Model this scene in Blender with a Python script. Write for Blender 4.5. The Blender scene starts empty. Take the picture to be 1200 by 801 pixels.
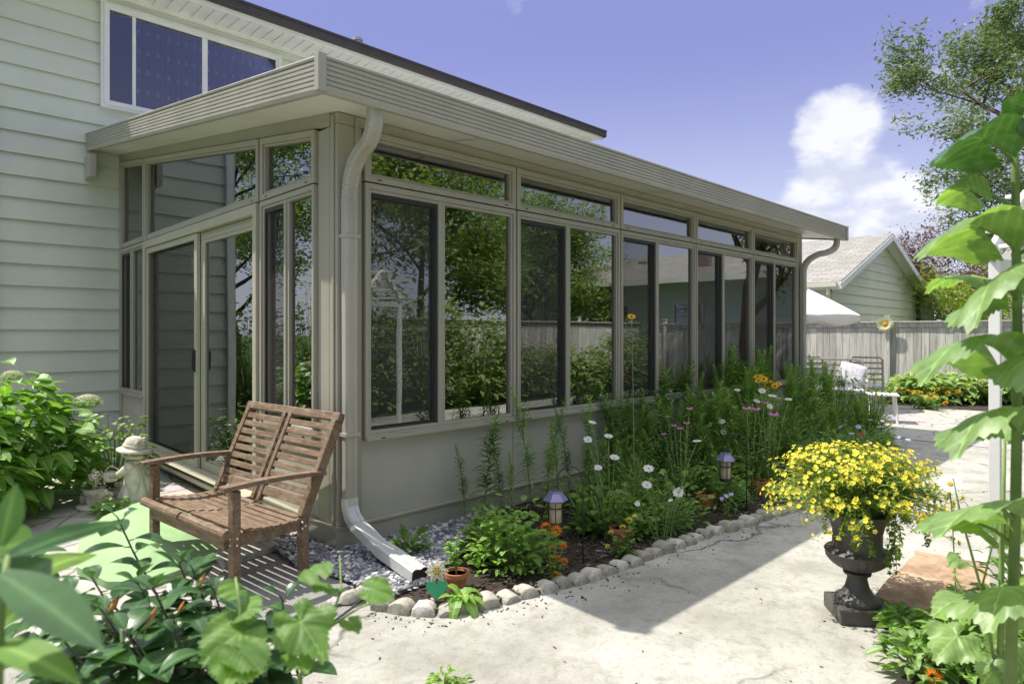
import bpy, math, random
import numpy as np
from mathutils import Vector, Matrix
R = math.radians
PI = math.pi
random.seed(7)
SC = bpy.context.scene
COL = SC.collection

# ---------------------------------------------------------------- camera, sky, sun, exposure
CX, CY, CZ, FL, YAW = -2.078, -3.688, 1.40, 759.0, R(45.5)
cam_d = bpy.data.cameras.new('camera')
cam = bpy.data.objects.new('camera', cam_d)
COL.objects.link(cam)
cam.location = (CX, CY, CZ)
cam.rotation_euler = (PI / 2, 0, YAW - PI / 2)
cam_d.sensor_width = 36
cam_d.lens = FL / 1200 * 36
cam_d.shift_y = -10.5 / 1200
cam_d.clip_start = 0.05
cam_d.clip_end = 600
cam_d.dof.use_dof = True
cam_d.dof.focus_distance = 5.0
cam_d.dof.aperture_fstop = 3.8
SC.camera = cam

SUN = Vector((-0.82, 1.5, 2.85)).normalized()
sd = bpy.data.lights.new('sun', 'SUN')
sd.energy = 3.15
sd.angle = R(0.53)
sd.color = (1.0, 0.95, 0.86)
so = bpy.data.objects.new('sun', sd)
COL.objects.link(so)
so.rotation_euler = SUN.to_track_quat('Z', 'Y').to_euler()
SC.view_settings.view_transform = 'Standard'
SC.view_settings.look = 'None'
SC.view_settings.exposure = 1.15
SC.view_settings.gamma = 1
SC.cycles.use_denoising = True
SC.cycles.max_bounces = 10
SC.cycles.transparent_max_bounces = 16
SC.cycles.sample_clamp_indirect = 6
SC.cycles.caustics_reflective = False
SC.cycles.caustics_refractive = False

W = bpy.data.worlds.new("World")
SC.world = W
W.use_nodes = True
wt = W.node_tree
wt.nodes.clear()
def wn(t, **k):
    n = wt.nodes.new(t)
    for a, b in k.items(): setattr(n, a, b)
    return n
wl = wt.links.new
sky = wn('ShaderNodeTexSky', sky_type='NISHITA', sun_disc=False)
sky.sun_elevation = math.asin(SUN.z)
sky.sun_rotation = math.atan2(SUN.x, SUN.y)
sky.air_density = 1.0
sky.dust_density = 0.6
sky.ozone_density = 2.0
tint = wn('ShaderNodeMix', data_type='RGBA', blend_type='MULTIPLY')
tint.inputs[0].default_value = 1
wl(sky.outputs[0], tint.inputs[6])
tint.inputs[7].default_value = (1.2, 1.05, 1.0, 1)
tc = wn('ShaderNodeTexCoord')
mp = wn('ShaderNodeMapping')
mp.inputs['Scale'].default_value = (1, 1, 1.9)
mp.inputs['Location'].default_value = (0.3, 0.1, 0.0)
wl(tc.outputs['Generated'], mp.inputs[0])
nz = wn('ShaderNodeTexNoise')
nz.inputs['Scale'].default_value = 7.0
nz.inputs['Detail'].default_value = 9
nz.inputs['Roughness'].default_value = 0.55
nz.inputs['Distortion'].default_value = 0.25
wl(mp.outputs[0], nz.inputs['Vector'])
def dirbias(px, py, r0, r1):
    a = (px - 600) / FL
    d = Vector((math.cos(YAW) + a * math.sin(YAW), math.sin(YAW) - a * math.cos(YAW), (390 - py) / FL)).normalized()
    dot = wn('ShaderNodeVectorMath', operation='DOT_PRODUCT')
    wl(tc.outputs['Generated'], dot.inputs[0])
    dot.inputs[1].default_value = d
    m = wn('ShaderNodeMapRange', interpolation_type='SMOOTHSTEP')
    m.inputs[1].default_value = math.cos(R(r0)); m.inputs[2].default_value = math.cos(R(r1))
    wl(dot.outputs['Value'], m.inputs[0])
    return m.outputs[0]
def madd(a, b, op='ADD'):
    m = wn('ShaderNodeMath', operation=op)
    for i, q in enumerate((a, b)):
        if isinstance(q, (int, float)): m.inputs[i].default_value = q
        else: wl(q, m.inputs[i])
    return m.outputs[0]
b1 = dirbias(1000, 258, 6.5, 1)
b2 = dirbias(975, 152, 4, .5)
b3 = dirbias(1090, 262, 6.5, 1)
b4 = dirbias(925, 248, 4.5, .5)
bias = madd(madd(madd(b1, 0.24, 'MULTIPLY'), madd(b2, 0.25, 'MULTIPLY')), madd(madd(b3, 0.17, 'MULTIPLY'), madd(b4, 0.20, 'MULTIPLY')))
dens = madd(nz.outputs[0], bias)
cr = wn('ShaderNodeMapRange', interpolation_type='SMOOTHSTEP')
cr.inputs[1].default_value = 0.62
cr.inputs[2].default_value = 0.86
wl(dens, cr.inputs[0])
cfac = madd(cr.outputs[0], 0.92, 'MULTIPLY')
# violet blue sky low down, paler towards the horizon; bright white cloud added overhead, out of view, as fill for the shade
sep = wn('ShaderNodeSeparateXYZ')
wl(tc.outputs['Generated'], sep.inputs[0])
def zmap(z0, z1, v0=0.0, v1=1.0):
    q = wn('ShaderNodeMapRange', interpolation_type='SMOOTHSTEP')
    for k_, v_ in zip((1, 2, 3, 4), (z0, z1, v0, v1)): q.inputs[k_].default_value = v_
    wl(sep.outputs[2], q.inputs[0]); return q.outputs[0]
def wmix(f, a_, b_):
    q = wn('ShaderNodeMix', data_type='RGBA')
    for k_, v_ in ((0, f), (6, a_), (7, b_)):
        if isinstance(v_, tuple): q.inputs[k_].default_value = (*v_, 1)
        else: wl(v_, q.inputs[k_])
    return q.outputs[2]
grad = wmix(zmap(0.42, 0.0), (1.05, 1.15, 2.55), (2.9, 3.1, 3.9))
base = wmix(zmap(0.75, 0.45, 0.0, 0.92), tint.outputs[2], grad)
over = madd(madd(dens, zmap(0.55, 0.85, 0.0, 0.32)), zmap(0.28, 0.36, 0.0, -0.07))
cr2 = wn('ShaderNodeMapRange', interpolation_type='SMOOTHSTEP')
cr2.inputs[1].default_value = 0.60; cr2.inputs[2].default_value = 0.80
wl(over, cr2.inputs[0])
nz2 = wn('ShaderNodeTexNoise'); nz2.inputs['Scale'].default_value = 16.0; nz2.inputs['Detail'].default_value = 6
wl(mp.outputs[0], nz2.inputs['Vector'])
sh_ = wn('ShaderNodeMapRange', interpolation_type='SMOOTHSTEP'); sh_.inputs[1].default_value = 0.38; sh_.inputs[2].default_value = 0.62
wl(nz2.outputs[0], sh_.inputs[0])
ccol = wmix(zmap(0.45, 0.7), wmix(sh_.outputs[0], (2.75, 2.9, 3.5), (3.9, 3.95, 4.2)), (9.5, 9.3, 9.0))  # unseen overhead cloud made much brighter to lift the shaded walls
m2 = wn('ShaderNodeMix', data_type='RGBA')
wl(madd(cr2.outputs[0], 0.9, 'MULTIPLY'), m2.inputs[0]); wl(base, m2.inputs[6]); wl(ccol, m2.inputs[7])
bg = wn('ShaderNodeBackground')
bg.inputs[1].default_value = 0.118
wl(m2.outputs[2], bg.inputs[0])
wo = wn('ShaderNodeOutputWorld')
wl(bg.outputs[0], wo.inputs[0])

# ---------------------------------------------------------------- survey helpers (metres)
def at(px, py, d):                 # a point seen at px, py standing d metres in front of the camera
    a = (px - 600) / FL
    return Vector((CX + d * (math.cos(YAW) + a * math.sin(YAW)), CY + d * (math.sin(YAW) - a * math.cos(YAW)), CZ - (py - 390) / FL * d))
def G(px, py, z=0.0):
    return at(px, py, (CZ - z) * FL / (py - 390))

# ---------------------------------------------------------------- object helpers
def tag(o, label=None, cat=None, group=None, kind=None):
    if label: o['label'] = label
    if cat: o['category'] = cat
    if group: o['group'] = group
    if kind: o['kind'] = kind
    return o
def thing(name, label, cat, loc=(0, 0, 0), rz=0.0, group=None):
    o = bpy.data.objects.new(name, None)
    COL.objects.link(o)
    o.empty_display_size = 0.1
    o.location = loc
    o.rotation_euler = (0, 0, rz)
    return tag(o, label, cat, group)
def dup(root, loc=None, rz=None, sc=None, label=None, group=None):
    def cp(o, parent):
        c = o.copy()
        COL.objects.link(c)
        c.parent = parent
        for ch in list(o.children):
            cp(ch, c)
        return c
    kids = list(root.children)
    r = root.copy()
    COL.objects.link(r)
    for ch in kids:
        cp(ch, r)
    if loc is not None: r.location = loc
    if rz is not None: r.rotation_euler = (r.rotation_euler[0], r.rotation_euler[1], rz)
    if sc is not None: r.scale = (sc, sc, sc) if isinstance(sc, (int, float)) else sc
    if label: r['label'] = label
    if group: r['group'] = group
    return r

class MB:
    def __init__(s):
        s.v = []; s.f = []; s.m = []; s.T = None; s.ve = {}
    def add(s, vs, fs, mi=0):
        b = len(s.v)
        if s.T is not None: vs = [s.T @ Vector(q) for q in vs]
        s.v.extend([tuple(q) for q in vs])
        s.f.extend([tuple(i + b for i in q) for q in fs])
        s.m.extend([mi] * len(fs))
    def box(s, x0, x1, y0, y1, z0, z1, mi=0):
        s.add([(x0, y0, z0), (x1, y0, z0), (x1, y1, z0), (x0, y1, z0), (x0, y0, z1), (x1, y0, z1), (x1, y1, z1), (x0, y1, z1)],
              [(0, 3, 2, 1), (4, 5, 6, 7), (0, 1, 5, 4), (1, 2, 6, 5), (2, 3, 7, 6), (3, 0, 4, 7)], mi)
    def bar(s, a, b, w, h, up=(0, 0, 1), mi=0):
        a = Vector(a); b = Vector(b); d = (b - a).normalized(); up = Vector(up)
        r = d.cross(up)
        if r.length < 1e-4: r = d.cross(Vector((1, 0, 0)))
        r.normalize(); u = r.cross(d).normalized()
        q = [(-w / 2, -h / 2), (w / 2, -h / 2), (w / 2, h / 2), (-w / 2, h / 2)]
        s.add([p + r * i + u * j for p in (a, b) for i, j in q], [(0, 1, 2, 3), (7, 6, 5, 4), (0, 4, 5, 1), (1, 5, 6, 2), (2, 6, 7, 3), (3, 7, 4, 0)], mi)
    def tube(s, pts, rad, n=8, mi=0, sect=None):
        pts = [Vector(p) for p in pts]
        if isinstance(rad, (int, float)): rad = [rad] * len(pts)
        vs = []; fs = []; prev = None
        for i, p in enumerate(pts):
            t = (pts[min(i + 1, len(pts) - 1)] - pts[max(i - 1, 0)]).normalized()
            if prev is None:
                r = t.cross(Vector((0, 0, 1)))
                if r.length < 1e-3: r = Vector((1, 0, 0))
            else:
                r = prev - t * prev.dot(t)
            r.normalize(); prev = r; u = t.cross(r)
            for k in range(n):
                if sect:
                    a, b = sect[k]
                    vs.append(p + r * a * rad[i] + u * b * rad[i])
                else:
                    a = 2 * PI * k / n
                    vs.append(p + (r * math.cos(a) + u * math.sin(a)) * rad[i])
        for i in range(len(pts) - 1):
            for k in range(n):
                fs.append((i * n + k, i * n + (k + 1) % n, (i + 1) * n + (k + 1) % n, (i + 1) * n + k))
        fs.append(tuple(range(n))[::-1]); fs.append(tuple((len(pts) - 1) * n + k for k in range(n)))
        s.add(vs, fs, mi)
    def lathe(s, prof, n=24, c=(0, 0, 0), mi=0, wob=None):
        vs = []; fs = []
        for i, (r, z) in enumerate(prof):
            for k in range(n):
                a = 2 * PI * k / n
                rr = r * (wob(a, z) if wob else 1)
                vs.append((c[0] + rr * math.cos(a), c[1] + rr * math.sin(a), c[2] + z))
        for i in range(len(prof) - 1):
            for k in range(n):
                fs.append((i * n + k, i * n + (k + 1) % n, (i + 1) * n + (k + 1) % n, (i + 1) * n + k))
        if prof[0][0] > 1e-4: fs.append(tuple(range(n))[::-1])
        if prof[-1][0] > 1e-4: fs.append(tuple((len(prof) - 1) * n + k for k in range(n)))
        s.add(vs, fs, mi)
    def prism(s, poly, z0, z1, mi=0):      # poly: list of (x, y), counter-clockwise
        n = len(poly)
        s.add([(x, y, z0) for x, y in poly] + [(x, y, z1) for x, y in poly],
              [tuple(range(n))[::-1], tuple(range(n, 2 * n))] + [(k, (k + 1) % n, n + (k + 1) % n, n + k) for k in range(n)], mi)
    def ring(s, out, inn, y0, y1, mi=0):   # frame in the local xz plane
        n = len(out)
        vs = [(x, y0, z) for x, z in out] + [(x, y0, z) for x, z in inn] + [(x, y1, z) for x, z in out] + [(x, y1, z) for x, z in inn]
        fs = []
        for k in range(n):
            j = (k + 1) % n
            fs += [(k, j, n + j, n + k), (2 * n + k, 3 * n + k, 3 * n + j, 2 * n + j), (k, 2 * n + k, 2 * n + j, j), (n + k, n + j, 3 * n + j, 3 * n + k)]
        s.add(vs, fs, mi)
    def ball(s, c, r, n=8, m=6, mi=0, sq=(1, 1, 1), jit=0.0):
        vs = [(c[0], c[1], c[2] - r * sq[2])]; fs = []
        for i in range(1, m):
            a = -PI / 2 + PI * i / m
            for k in range(n):
                b = 2 * PI * k / n; j = 1 + random.uniform(-jit, jit)
                vs.append((c[0] + r * sq[0] * j * math.cos(a) * math.cos(b), c[1] + r * sq[1] * j * math.cos(a) * math.sin(b), c[2] + r * sq[2] * j * math.sin(a)))
        vs.append((c[0], c[1], c[2] + r * sq[2]))
        for k in range(n):
            fs.append((0, 1 + (k + 1) % n, 1 + k))
            fs.append((len(vs) - 1, len(vs) - 1 - n + k, len(vs) - 1 - n + (k + 1) % n))
        for i in range(m - 2):
            for k in range(n):
                a = 1 + i * n
                fs.append((a + k, a + (k + 1) % n, a + n + (k + 1) % n, a + n + k))
        s.add(vs, fs, mi)
    def leaf(s, o, d, n, L, Wd, droop=0.2, k=3, fold=0.25, prof=None, mi=0, ser=0.0):
        # o base, d direction, n upper-side normal, one midrib and two edges
        o = Vector(o); d = Vector(d).normalized(); n = Vector(n)
        sd = d.cross(n)
        if sd.length < 1e-3: sd = d.cross(Vector((0.3, 0.9, 0.1)))
        sd.normalize(); n = sd.cross(d).normalized()
        vs = []; fs = []
        g = Vector((0, 0, -1))
        for i in range(k + 1):
            t = i / k
            c = o + d * (L * t * (1 - 0.25 * abs(droop) * t)) + g * (L * droop * t * t)
            w = Wd * 0.5 * (prof(t) if prof else math.sin(PI * min(1, 0.06 + 0.94 * t)) ** 0.8)
            if ser: w *= 1 + random.uniform(-ser, ser)
            if i == k: w = max(w * 0, 0.0005)
            u = n * (w * fold)
            vs += [c - sd * w + u, c, c + sd * w + u]
        for i in range(k):
            a = 3 * i
            fs += [(a, a + 1, a + 4, a + 3), (a + 1, a + 2, a + 5, a + 4)]
        if k > 3:
            for i in range(k + 1): s.ve[len(s.v) + 3 * i + 1] = 1.0
        s.add(vs, fs, mi)
    def lobed(s, o, d, n, L, lobes=5, depth=0.35, droop=0.2, mi=0, wide=1.0, ser=0.06, cup=0.1):
        # palmate or heart-shaped leaf; o where the stalk joins, d towards the tip
        o = Vector(o); d = Vector(d).normalized(); n = Vector(n)
        sd = d.cross(n).normalized(); n = sd.cross(d).normalized()
        N = 72
        vs = [o + d * L * 0.0]; s.ve[len(s.v)] = 1.0; RF = [(q + 1) / 11 for q in range(11)]; cur = 0
        g = Vector((0, 0, -1))
        for ringf in RF:
            for i in range(N + 1):
                cur = len(s.v) + len(vs)
                th = -PI + 2 * PI * i / N
                th *= 0.93
                base = 0.62 + 0.38 * math.cos(th * 0.5) ** 2
                if lobes > 1: base *= 1 - depth * (0.5 - 0.5 * math.cos(th * lobes)) if abs(th) < 2.6 else 1 - depth * 0.3
                base *= 1 + (0.10 * math.exp(-(th * 5) ** 2))
                if ser and ringf == 1.0 and 0 < i < N: base *= 1 + ser * (1 if i % 2 else -1)
                r = L * base * ringf * 0.72
                x = math.cos(th) * r; y = math.sin(th) * r * wide
                z = cup * abs(y) * 1.1 + 0.045 * L * math.sin(th * lobes + 1.3) * ringf - 0.03 * L * math.cos(y / L * 17) * ringf + 0.022 * L * abs(math.sin(th * 4.5)) * ringf
                q = o + d * x + sd * y + n * z + g * (droop * (x * x + 0.18 * y * y) / L)
                s.ve[cur] = max(math.exp(-(y / (.028 * L)) ** 2), .93 * abs(math.cos(PI * (x - .75 * abs(y)) / (.15 * L))) ** 1.5)
                vs.append(q)
        fs = []
        M = N + 1
        for i in range(N):
            fs.append((0, 1 + i, 2 + i))
            for r_ in range(len(RF) - 1):
                a = 1 + r_ * M + i
                fs.append((a, a + M, a + M + 1, a + 1))
        s.add(vs, fs, mi)
    def build(s, name, mats, parent=None, smooth=False, bevel=0.0, loc=None, autos=None):
        me = bpy.data.meshes.new(name)
        me.from_pydata(s.v, [], s.f)
        if not isinstance(mats, (list, tuple)): mats = [mats]
        for m in mats: me.materials.append(m)
        if len(mats) > 1: me.polygons.foreach_set('material_index', s.m)
        if smooth: me.polygons.foreach_set('use_smooth', [True] * len(me.polygons))
        if s.ve:
            at_ = me.attributes.new('vein', 'FLOAT', 'POINT'); arr = np.zeros(len(s.v), dtype=np.float32)
            for k_, v_ in s.ve.items(): arr[k_] = v_
            at_.data.foreach_set('value', arr)
        me.update()
        if smooth and autos:
            try: me.set_sharp_from_angle(angle=R(autos))
            except Exception: pass
        o = bpy.data.objects.new(name, me)
        COL.objects.link(o)
        if parent: o.parent = parent
        if loc is not None: o.location = loc
        if bevel:
            b = o.modifiers.new('bevel', 'BEVEL'); b.width = bevel; b.segments = 2; b.limit_method = 'ANGLE'; b.angle_limit = R(40)
        return o

def np_mesh(name, V, F4, mats, parent=None):
    me = bpy.data.meshes.new(name)
    nv = len(V); nf = len(F4)
    me.vertices.add(nv); me.vertices.foreach_set('co', V.astype(np.float32).ravel())
    me.loops.add(nf * 4); me.loops.foreach_set('vertex_index', F4.astype(np.int32).ravel())
    me.polygons.add(nf)
    me.polygons.foreach_set('loop_start', np.arange(0, nf * 4, 4, dtype=np.int32))
    me.update(calc_edges=True)
    for m in (mats if isinstance(mats, (list, tuple)) else [mats]): me.materials.append(m)
    o = bpy.data.objects.new(name, me); COL.objects.link(o)
    if parent: o.parent = parent
    return o

# ---------------------------------------------------------------- materials
class NT:
    def __init__(s, name):
        s.m = bpy.data.materials.new(name); s.m.use_nodes = True
        s.t = s.m.node_tree; s.t.nodes.clear()
        s.out = s.n('ShaderNodeOutputMaterial')
    def n(s, t, **k):
        q = s.t.nodes.new(t)
        for a, b in k.items(): setattr(q, a, b)
        return q
    def l(s, a, b): s.t.links.new(a, b)
    def coord(s, scale=(1, 1, 1), kind='Object'):
        c = s.n('ShaderNodeTexCoord'); m = s.n('ShaderNodeMapping')
        m.inputs['Scale'].default_value = scale
        s.l(c.outputs[kind], m.inputs[0])
        return m.outputs[0]
    def noise(s, vec, sc, det=4, rough=0.55, dist=0):
        q = s.n('ShaderNodeTexNoise')
        q.inputs['Scale'].default_value = sc; q.inputs['Detail'].default_value = det
        q.inputs['Roughness'].default_value = rough; q.inputs['Distortion'].default_value = dist
        s.l(vec, q.inputs['Vector'])
        return q.outputs[0]
    def ramp(s, fac, stops):
        q = s.n('ShaderNodeValToRGB')
        e = q.color_ramp.elements
        while len(e) < len(stops): e.new(0.5)
        for i, (p, c) in enumerate(stops):
            e[i].position = p; e[i].color = (*c, 1) if len(c) == 3 else c
        s.l(fac, q.inputs[0])
        return q.outputs[0]
    def mix(s, a, b, f, mode='MIX'):
        q = s.n('ShaderNodeMix', data_type='RGBA', blend_type=mode)
        for i, x in ((0, f), (6, a), (7, b)):
            if isinstance(x, (int, float)): q.inputs[i].default_value = x
            elif isinstance(x, tuple): q.inputs[i].default_value = (*x, 1)
            else: s.l(x, q.inputs[i])
        return q.outputs[2]
    def bsdf(s, col, rough=0.6, metal=0.0, spec=0.5, bump=None, bs=0.3, bd=0.01, **kw):
        p = s.n('ShaderNodeBsdfPrincipled')
        if isinstance(col, tuple): p.inputs['Base Color'].default_value = (*col, 1)
        else: s.l(col, p.inputs['Base Color'])
        if isinstance(rough, (int, float)): p.inputs['Roughness'].default_value = rough
        else: s.l(rough, p.inputs['Roughness'])
        p.inputs['Metallic'].default_value = metal
        p.inputs['Specular IOR Level'].default_value = spec
        for a, b in kw.items(): p.inputs[a.replace('_', ' ')].default_value = b
        if bump is not None:
            b_ = s.n('ShaderNodeBump'); b_.inputs['Strength'].default_value = bs; b_.inputs['Distance'].default_value = bd
            s.l(bump, b_.inputs['Height']); s.l(b_.outputs[0], p.inputs['Normal'])
        return p
    def done(s, sh):
        s.l(sh.outputs[0] if hasattr(sh, 'outputs') else sh, s.out.inputs[0])
        return s.m

def simple(name, c, rough=0.55, var=0.15, sc=6, bs=0.15, metal=0.0, spec=0.5, stretch=(1, 1, 1), bd=0.004):
    t = NT(name)
    v = t.coord(stretch)
    a = t.noise(v, sc, 5)
    b = t.noise(v, sc * 11, 3)
    lo = tuple(x * (1 - var) for x in c); hi = tuple(min(1, x * (1 + var)) for x in c)
    col = t.ramp(a, [(0.3, lo), (0.7, hi)])
    rr = t.n('ShaderNodeMapRange'); rr.inputs[3].default_value = max(0, rough - 0.1); rr.inputs[4].default_value = min(1, rough + 0.12)
    t.l(a, rr.inputs[0])
    return t.done(t.bsdf(col, rr.outputs[0], metal, spec, b, bs, bd))
def leafy(name, c1, c2, tr=0.35, rough=0.45, spec=0.4, vein=False):
    t = NT(name)
    g = t.n('ShaderNodeNewGeometry')
    col = t.ramp(g.outputs['Random Per Island'], [(0.0, c1), (0.55, tuple((a + b) / 2 for a, b in zip(c1, c2))), (1.0, c2)])
    v = t.coord()
    nn = t.noise(v, 14, 4)
    col = t.mix(col, tuple(x * 0.62 for x in c1), t.ramp(nn, [(0.42, (0, 0, 0)), (0.75, (0.8, 0.8, 0.8))]))
    at_ = t.n('ShaderNodeAttribute', attribute_name='vein')
    pw = t.n('ShaderNodeMath', operation='POWER'); t.l(at_.outputs['Fac'], pw.inputs[0]); pw.inputs[1].default_value = 7.0
    vf = t.n('ShaderNodeMath', operation='MULTIPLY'); t.l(pw.outputs[0], vf.inputs[0]); vf.inputs[1].default_value = 0.55
    col = t.mix(col, tuple(min(1, x * 1.7 + 0.06) for x in c2), vf.outputs[0])
    col = t.mix(col, (0.30, 0.24, 0.06), t.ramp(t.noise(v, 33, 3, 0.7), [(0.66, (0, 0, 0)), (0.74, (0.6, 0.6, 0.6))]))
    p = t.bsdf(col, rough, 0, spec, t.noise(v, 60, 2), 0.3, 0.003)
    tl = t.n('ShaderNodeBsdfTranslucent')
    tcol = t.mix(col, (1.5, 1.75, 0.45), 0.85, 'MULTIPLY')
    t.l(tcol, tl.inputs[0])
    mx = t.n('ShaderNodeMixShader'); mx.inputs[0].default_value = tr
    t.l(p.outputs[0], mx.inputs[1]); t.l(tl.outputs[0], mx.inputs[2])
    return t.done(mx)
def petal(name, c, tr=0.35):
    t = NT(name)
    g = t.n('ShaderNodeNewGeometry')
    col = t.ramp(g.outputs['Random Per Island'], [(0, tuple(x * 0.82 for x in c)), (1, c)])
    p = t.bsdf(col, 0.6, 0, 0.2)
    tl = t.n('ShaderNodeBsdfTranslucent'); t.l(col, tl.inputs[0])
    mx = t.n('ShaderNodeMixShader'); mx.inputs[0].default_value = tr
    t.l(p.outputs[0], mx.inputs[1]); t.l(tl.outputs[0], mx.inputs[2])
    return t.done(mx)

M = {}
M['clay'] = simple('clay_aluminium', (0.36, 0.34, 0.27), 0.42, 0.09, 3.5, 0.08, stretch=(1, 1, .25))
M['clay_panel'] = simple('clay_panel', (0.44, 0.42, 0.35), 0.5, 0.08, 2.2, 0.06, stretch=(1, 1, .3))
M['gutter'] = simple('gutter_aluminium', (0.40, 0.38, 0.32), 0.4, 0.08, 3, 0.06)
M['soffit'] = simple('soffit_white', (0.72, 0.71, 0.64), 0.5, 0.05, 2, 0.05)
M['cream'] = simple('door_taupe', (0.43, 0.41, 0.31), 0.4, 0.05, 3, 0.04)
M['white'] = simple('white_paint', (0.76, 0.76, 0.74), 0.45, 0.06, 4, 0.08)
M['darkroof'] = simple('dark_fascia', (0.045, 0.038, 0.034), 0.5, 0.2, 5, 0.2)
M['black'] = simple('black_metal', (0.025, 0.025, 0.027), 0.42, 0.2, 10, 0.1)
M['galv'] = simple('bare_downspout', (0.62, 0.62, 0.6), 0.35, 0.08, 6, 0.05, 0.35)
M['concrete_stone'] = simple('edging_concrete', (0.42, 0.40, 0.34), 0.9, 0.28, 9, 0.6, bd=0.01)
def m_stone():
    t = NT('edging_concrete')
    v = t.coord(); oi = t.n('ShaderNodeObjectInfo')
    c = t.ramp(oi.outputs['Random'], [(0, (0.30, 0.28, 0.23)), (0.5, (0.42, 0.40, 0.34)), (1, (0.55, 0.53, 0.47))])
    c = t.mix(c, (0.17, 0.16, 0.12), t.ramp(t.noise(v, 18, 6, 0.7), [(0.45, (0, 0, 0)), (0.72, (0.75, 0.75, 0.75))]))
    c = t.mix(c, (0.12, 0.15, 0.06), t.ramp(t.noise(v, 9, 4), [(0.6, (0, 0, 0)), (0.75, (0.5, 0.5, 0.5))]))
    return t.done(t.bsdf(c, 0.95, 0, 0.2, t.noise(v, 55, 5, 0.7), 0.8, 0.01))
M['concrete_stone'] = m_stone()
M['terracotta'] = simple('terracotta', (0.42, 0.16, 0.075), 0.8, 0.2, 9, 0.2)
M['soil'] = simple('soil', (0.05, 0.036, 0.026), 0.95, 0.35, 16, 0.9, bd=0.02)
M['statue'] = simple('cast_stone', (0.62, 0.57, 0.47), 0.85, 0.25, 14, 0.5, bd=0.006)
M['urn'] = simple('iron_urn', (0.075, 0.068, 0.06), 0.5, 0.3, 12, 0.3)
M['floor_in'] = simple('indoor_floor', (0.5, 0.46, 0.38), 0.5, 0.1, 3, 0.1)
M['umbrella'] = simple('umbrella_canvas', (0.80, 0.78, 0.75), 0.85, 0.03, 5, 0.1)
M['cushion'] = simple('cushion_fabric', (0.62, 0.60, 0.66), 0.9, 0.25, 22, 0.2)
M['chair_metal'] = simple('patio_metal', (0.34, 0.32, 0.27), 0.45, 0.15, 8, 0.1, 0.3)
M['white_plastic'] = simple('white_plastic', (0.78, 0.78, 0.76), 0.4, 0.03, 5, 0.05)
M['bark'] = simple('bark', (0.13, 0.10, 0.075), 0.9, 0.35, 9, 0.9, stretch=(1, 1, 0.3), bd=0.03)
M['stem'] = simple('green_stem', (0.16, 0.24, 0.06), 0.6, 0.25, 12, 0.2)
M['stem_dark'] = simple('woody_stem', (0.06, 0.055, 0.035), 0.7, 0.25, 12, 0.2)
M['yellow_c'] = simple('flower_heart', (0.65, 0.33, 0.03), 0.8, 0.3, 60, 0.4)
M['brown_c'] = simple('brown_heart', (0.10, 0.045, 0.02), 0.8, 0.3, 60, 0.4)
M['purple_wall'] = simple('far_brick', (0.3, 0.22, 0.2), 0.9, 0.2, 8, 0.2)

# leaves and petals
M['l_hyd'] = leafy('hydrangea_leaf', (0.14, 0.27, 0.05), (0.23, 0.40, 0.085), 0.38)
M['l_dark'] = leafy('glossy_dark_leaf', (0.035, 0.095, 0.03), (0.07, 0.16, 0.045), 0.22, 0.3, 0.6)
M['l_mid'] = leafy('garden_leaf', (0.13, 0.23, 0.05), (0.23, 0.36, 0.09), 0.40)
M['l_light'] = leafy('light_leaf', (0.18, 0.33, 0.06), (0.30, 0.46, 0.11), 0.42)
M['l_grey'] = leafy('feathery_leaf', (0.11, 0.22, 0.07), (0.17, 0.31, 0.09), 0.35)
M['l_sun'] = leafy('sunflower_leaf', (0.17, 0.28, 0.09), (0.26, 0.38, 0.14), 0.40, 0.42, 0.5)
M['l_vine'] = leafy('vine_leaf', (0.10, 0.21, 0.045), (0.17, 0.29, 0.065), 0.36, 0.5, 0.3)
M['l_hosta'] = leafy('hosta_leaf', (0.15, 0.28, 0.05), (0.36, 0.44, 0.14), 0.3)
M['l_tree'] = leafy('tree_leaf', (0.10, 0.15, 0.07), (0.22, 0.28, 0.15), 0.3, 0.5, 0.35)
M['l_tree2'] = leafy('tree_leaf_green', (0.07, 0.15, 0.03), (0.16, 0.27, 0.06), 0.4)
M['l_purple'] = leafy('purple_leaf', (0.11, 0.05, 0.05), (0.20, 0.12, 0.10), 0.25)
M['l_yel'] = leafy('yellow_green_leaf', (0.20, 0.28, 0.04), (0.30, 0.38, 0.07), 0.4)
M['l_bright'] = leafy('brightened_shrub_leaf', (0.17, 0.25, 0.075), (0.32, 0.40, 0.15), 0.38)  # sunlight put into the leaf colour, so mirrored foliage looks bright
M['l_lawn'] = leafy('lawn_leaf', (0.07, 0.15, 0.03), (0.12, 0.22, 0.04), 0.3)
M['p_white'] = petal('white_petal', (0.82, 0.82, 0.80))
M['p_yellow'] = petal('yellow_petal', (0.88, 0.80, 0.10))
M['p_gold'] = petal('gold_petal', (0.85, 0.48, 0.02))
M['p_orange'] = petal('orange_petal', (0.85, 0.27, 0.01))
M['p_pink'] = petal('pink_petal', (0.62, 0.28, 0.50))
M['p_lilac'] = petal('lilac_petal', (0.55, 0.50, 0.80))
M['p_cream'] = petal('cream_petal', (0.78, 0.80, 0.56))
M['p_red'] = petal('red_petal', (0.5, 0.02, 0.05))
M['p_bud'] = petal('peach_bud', (0.75, 0.36, 0.12))

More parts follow.
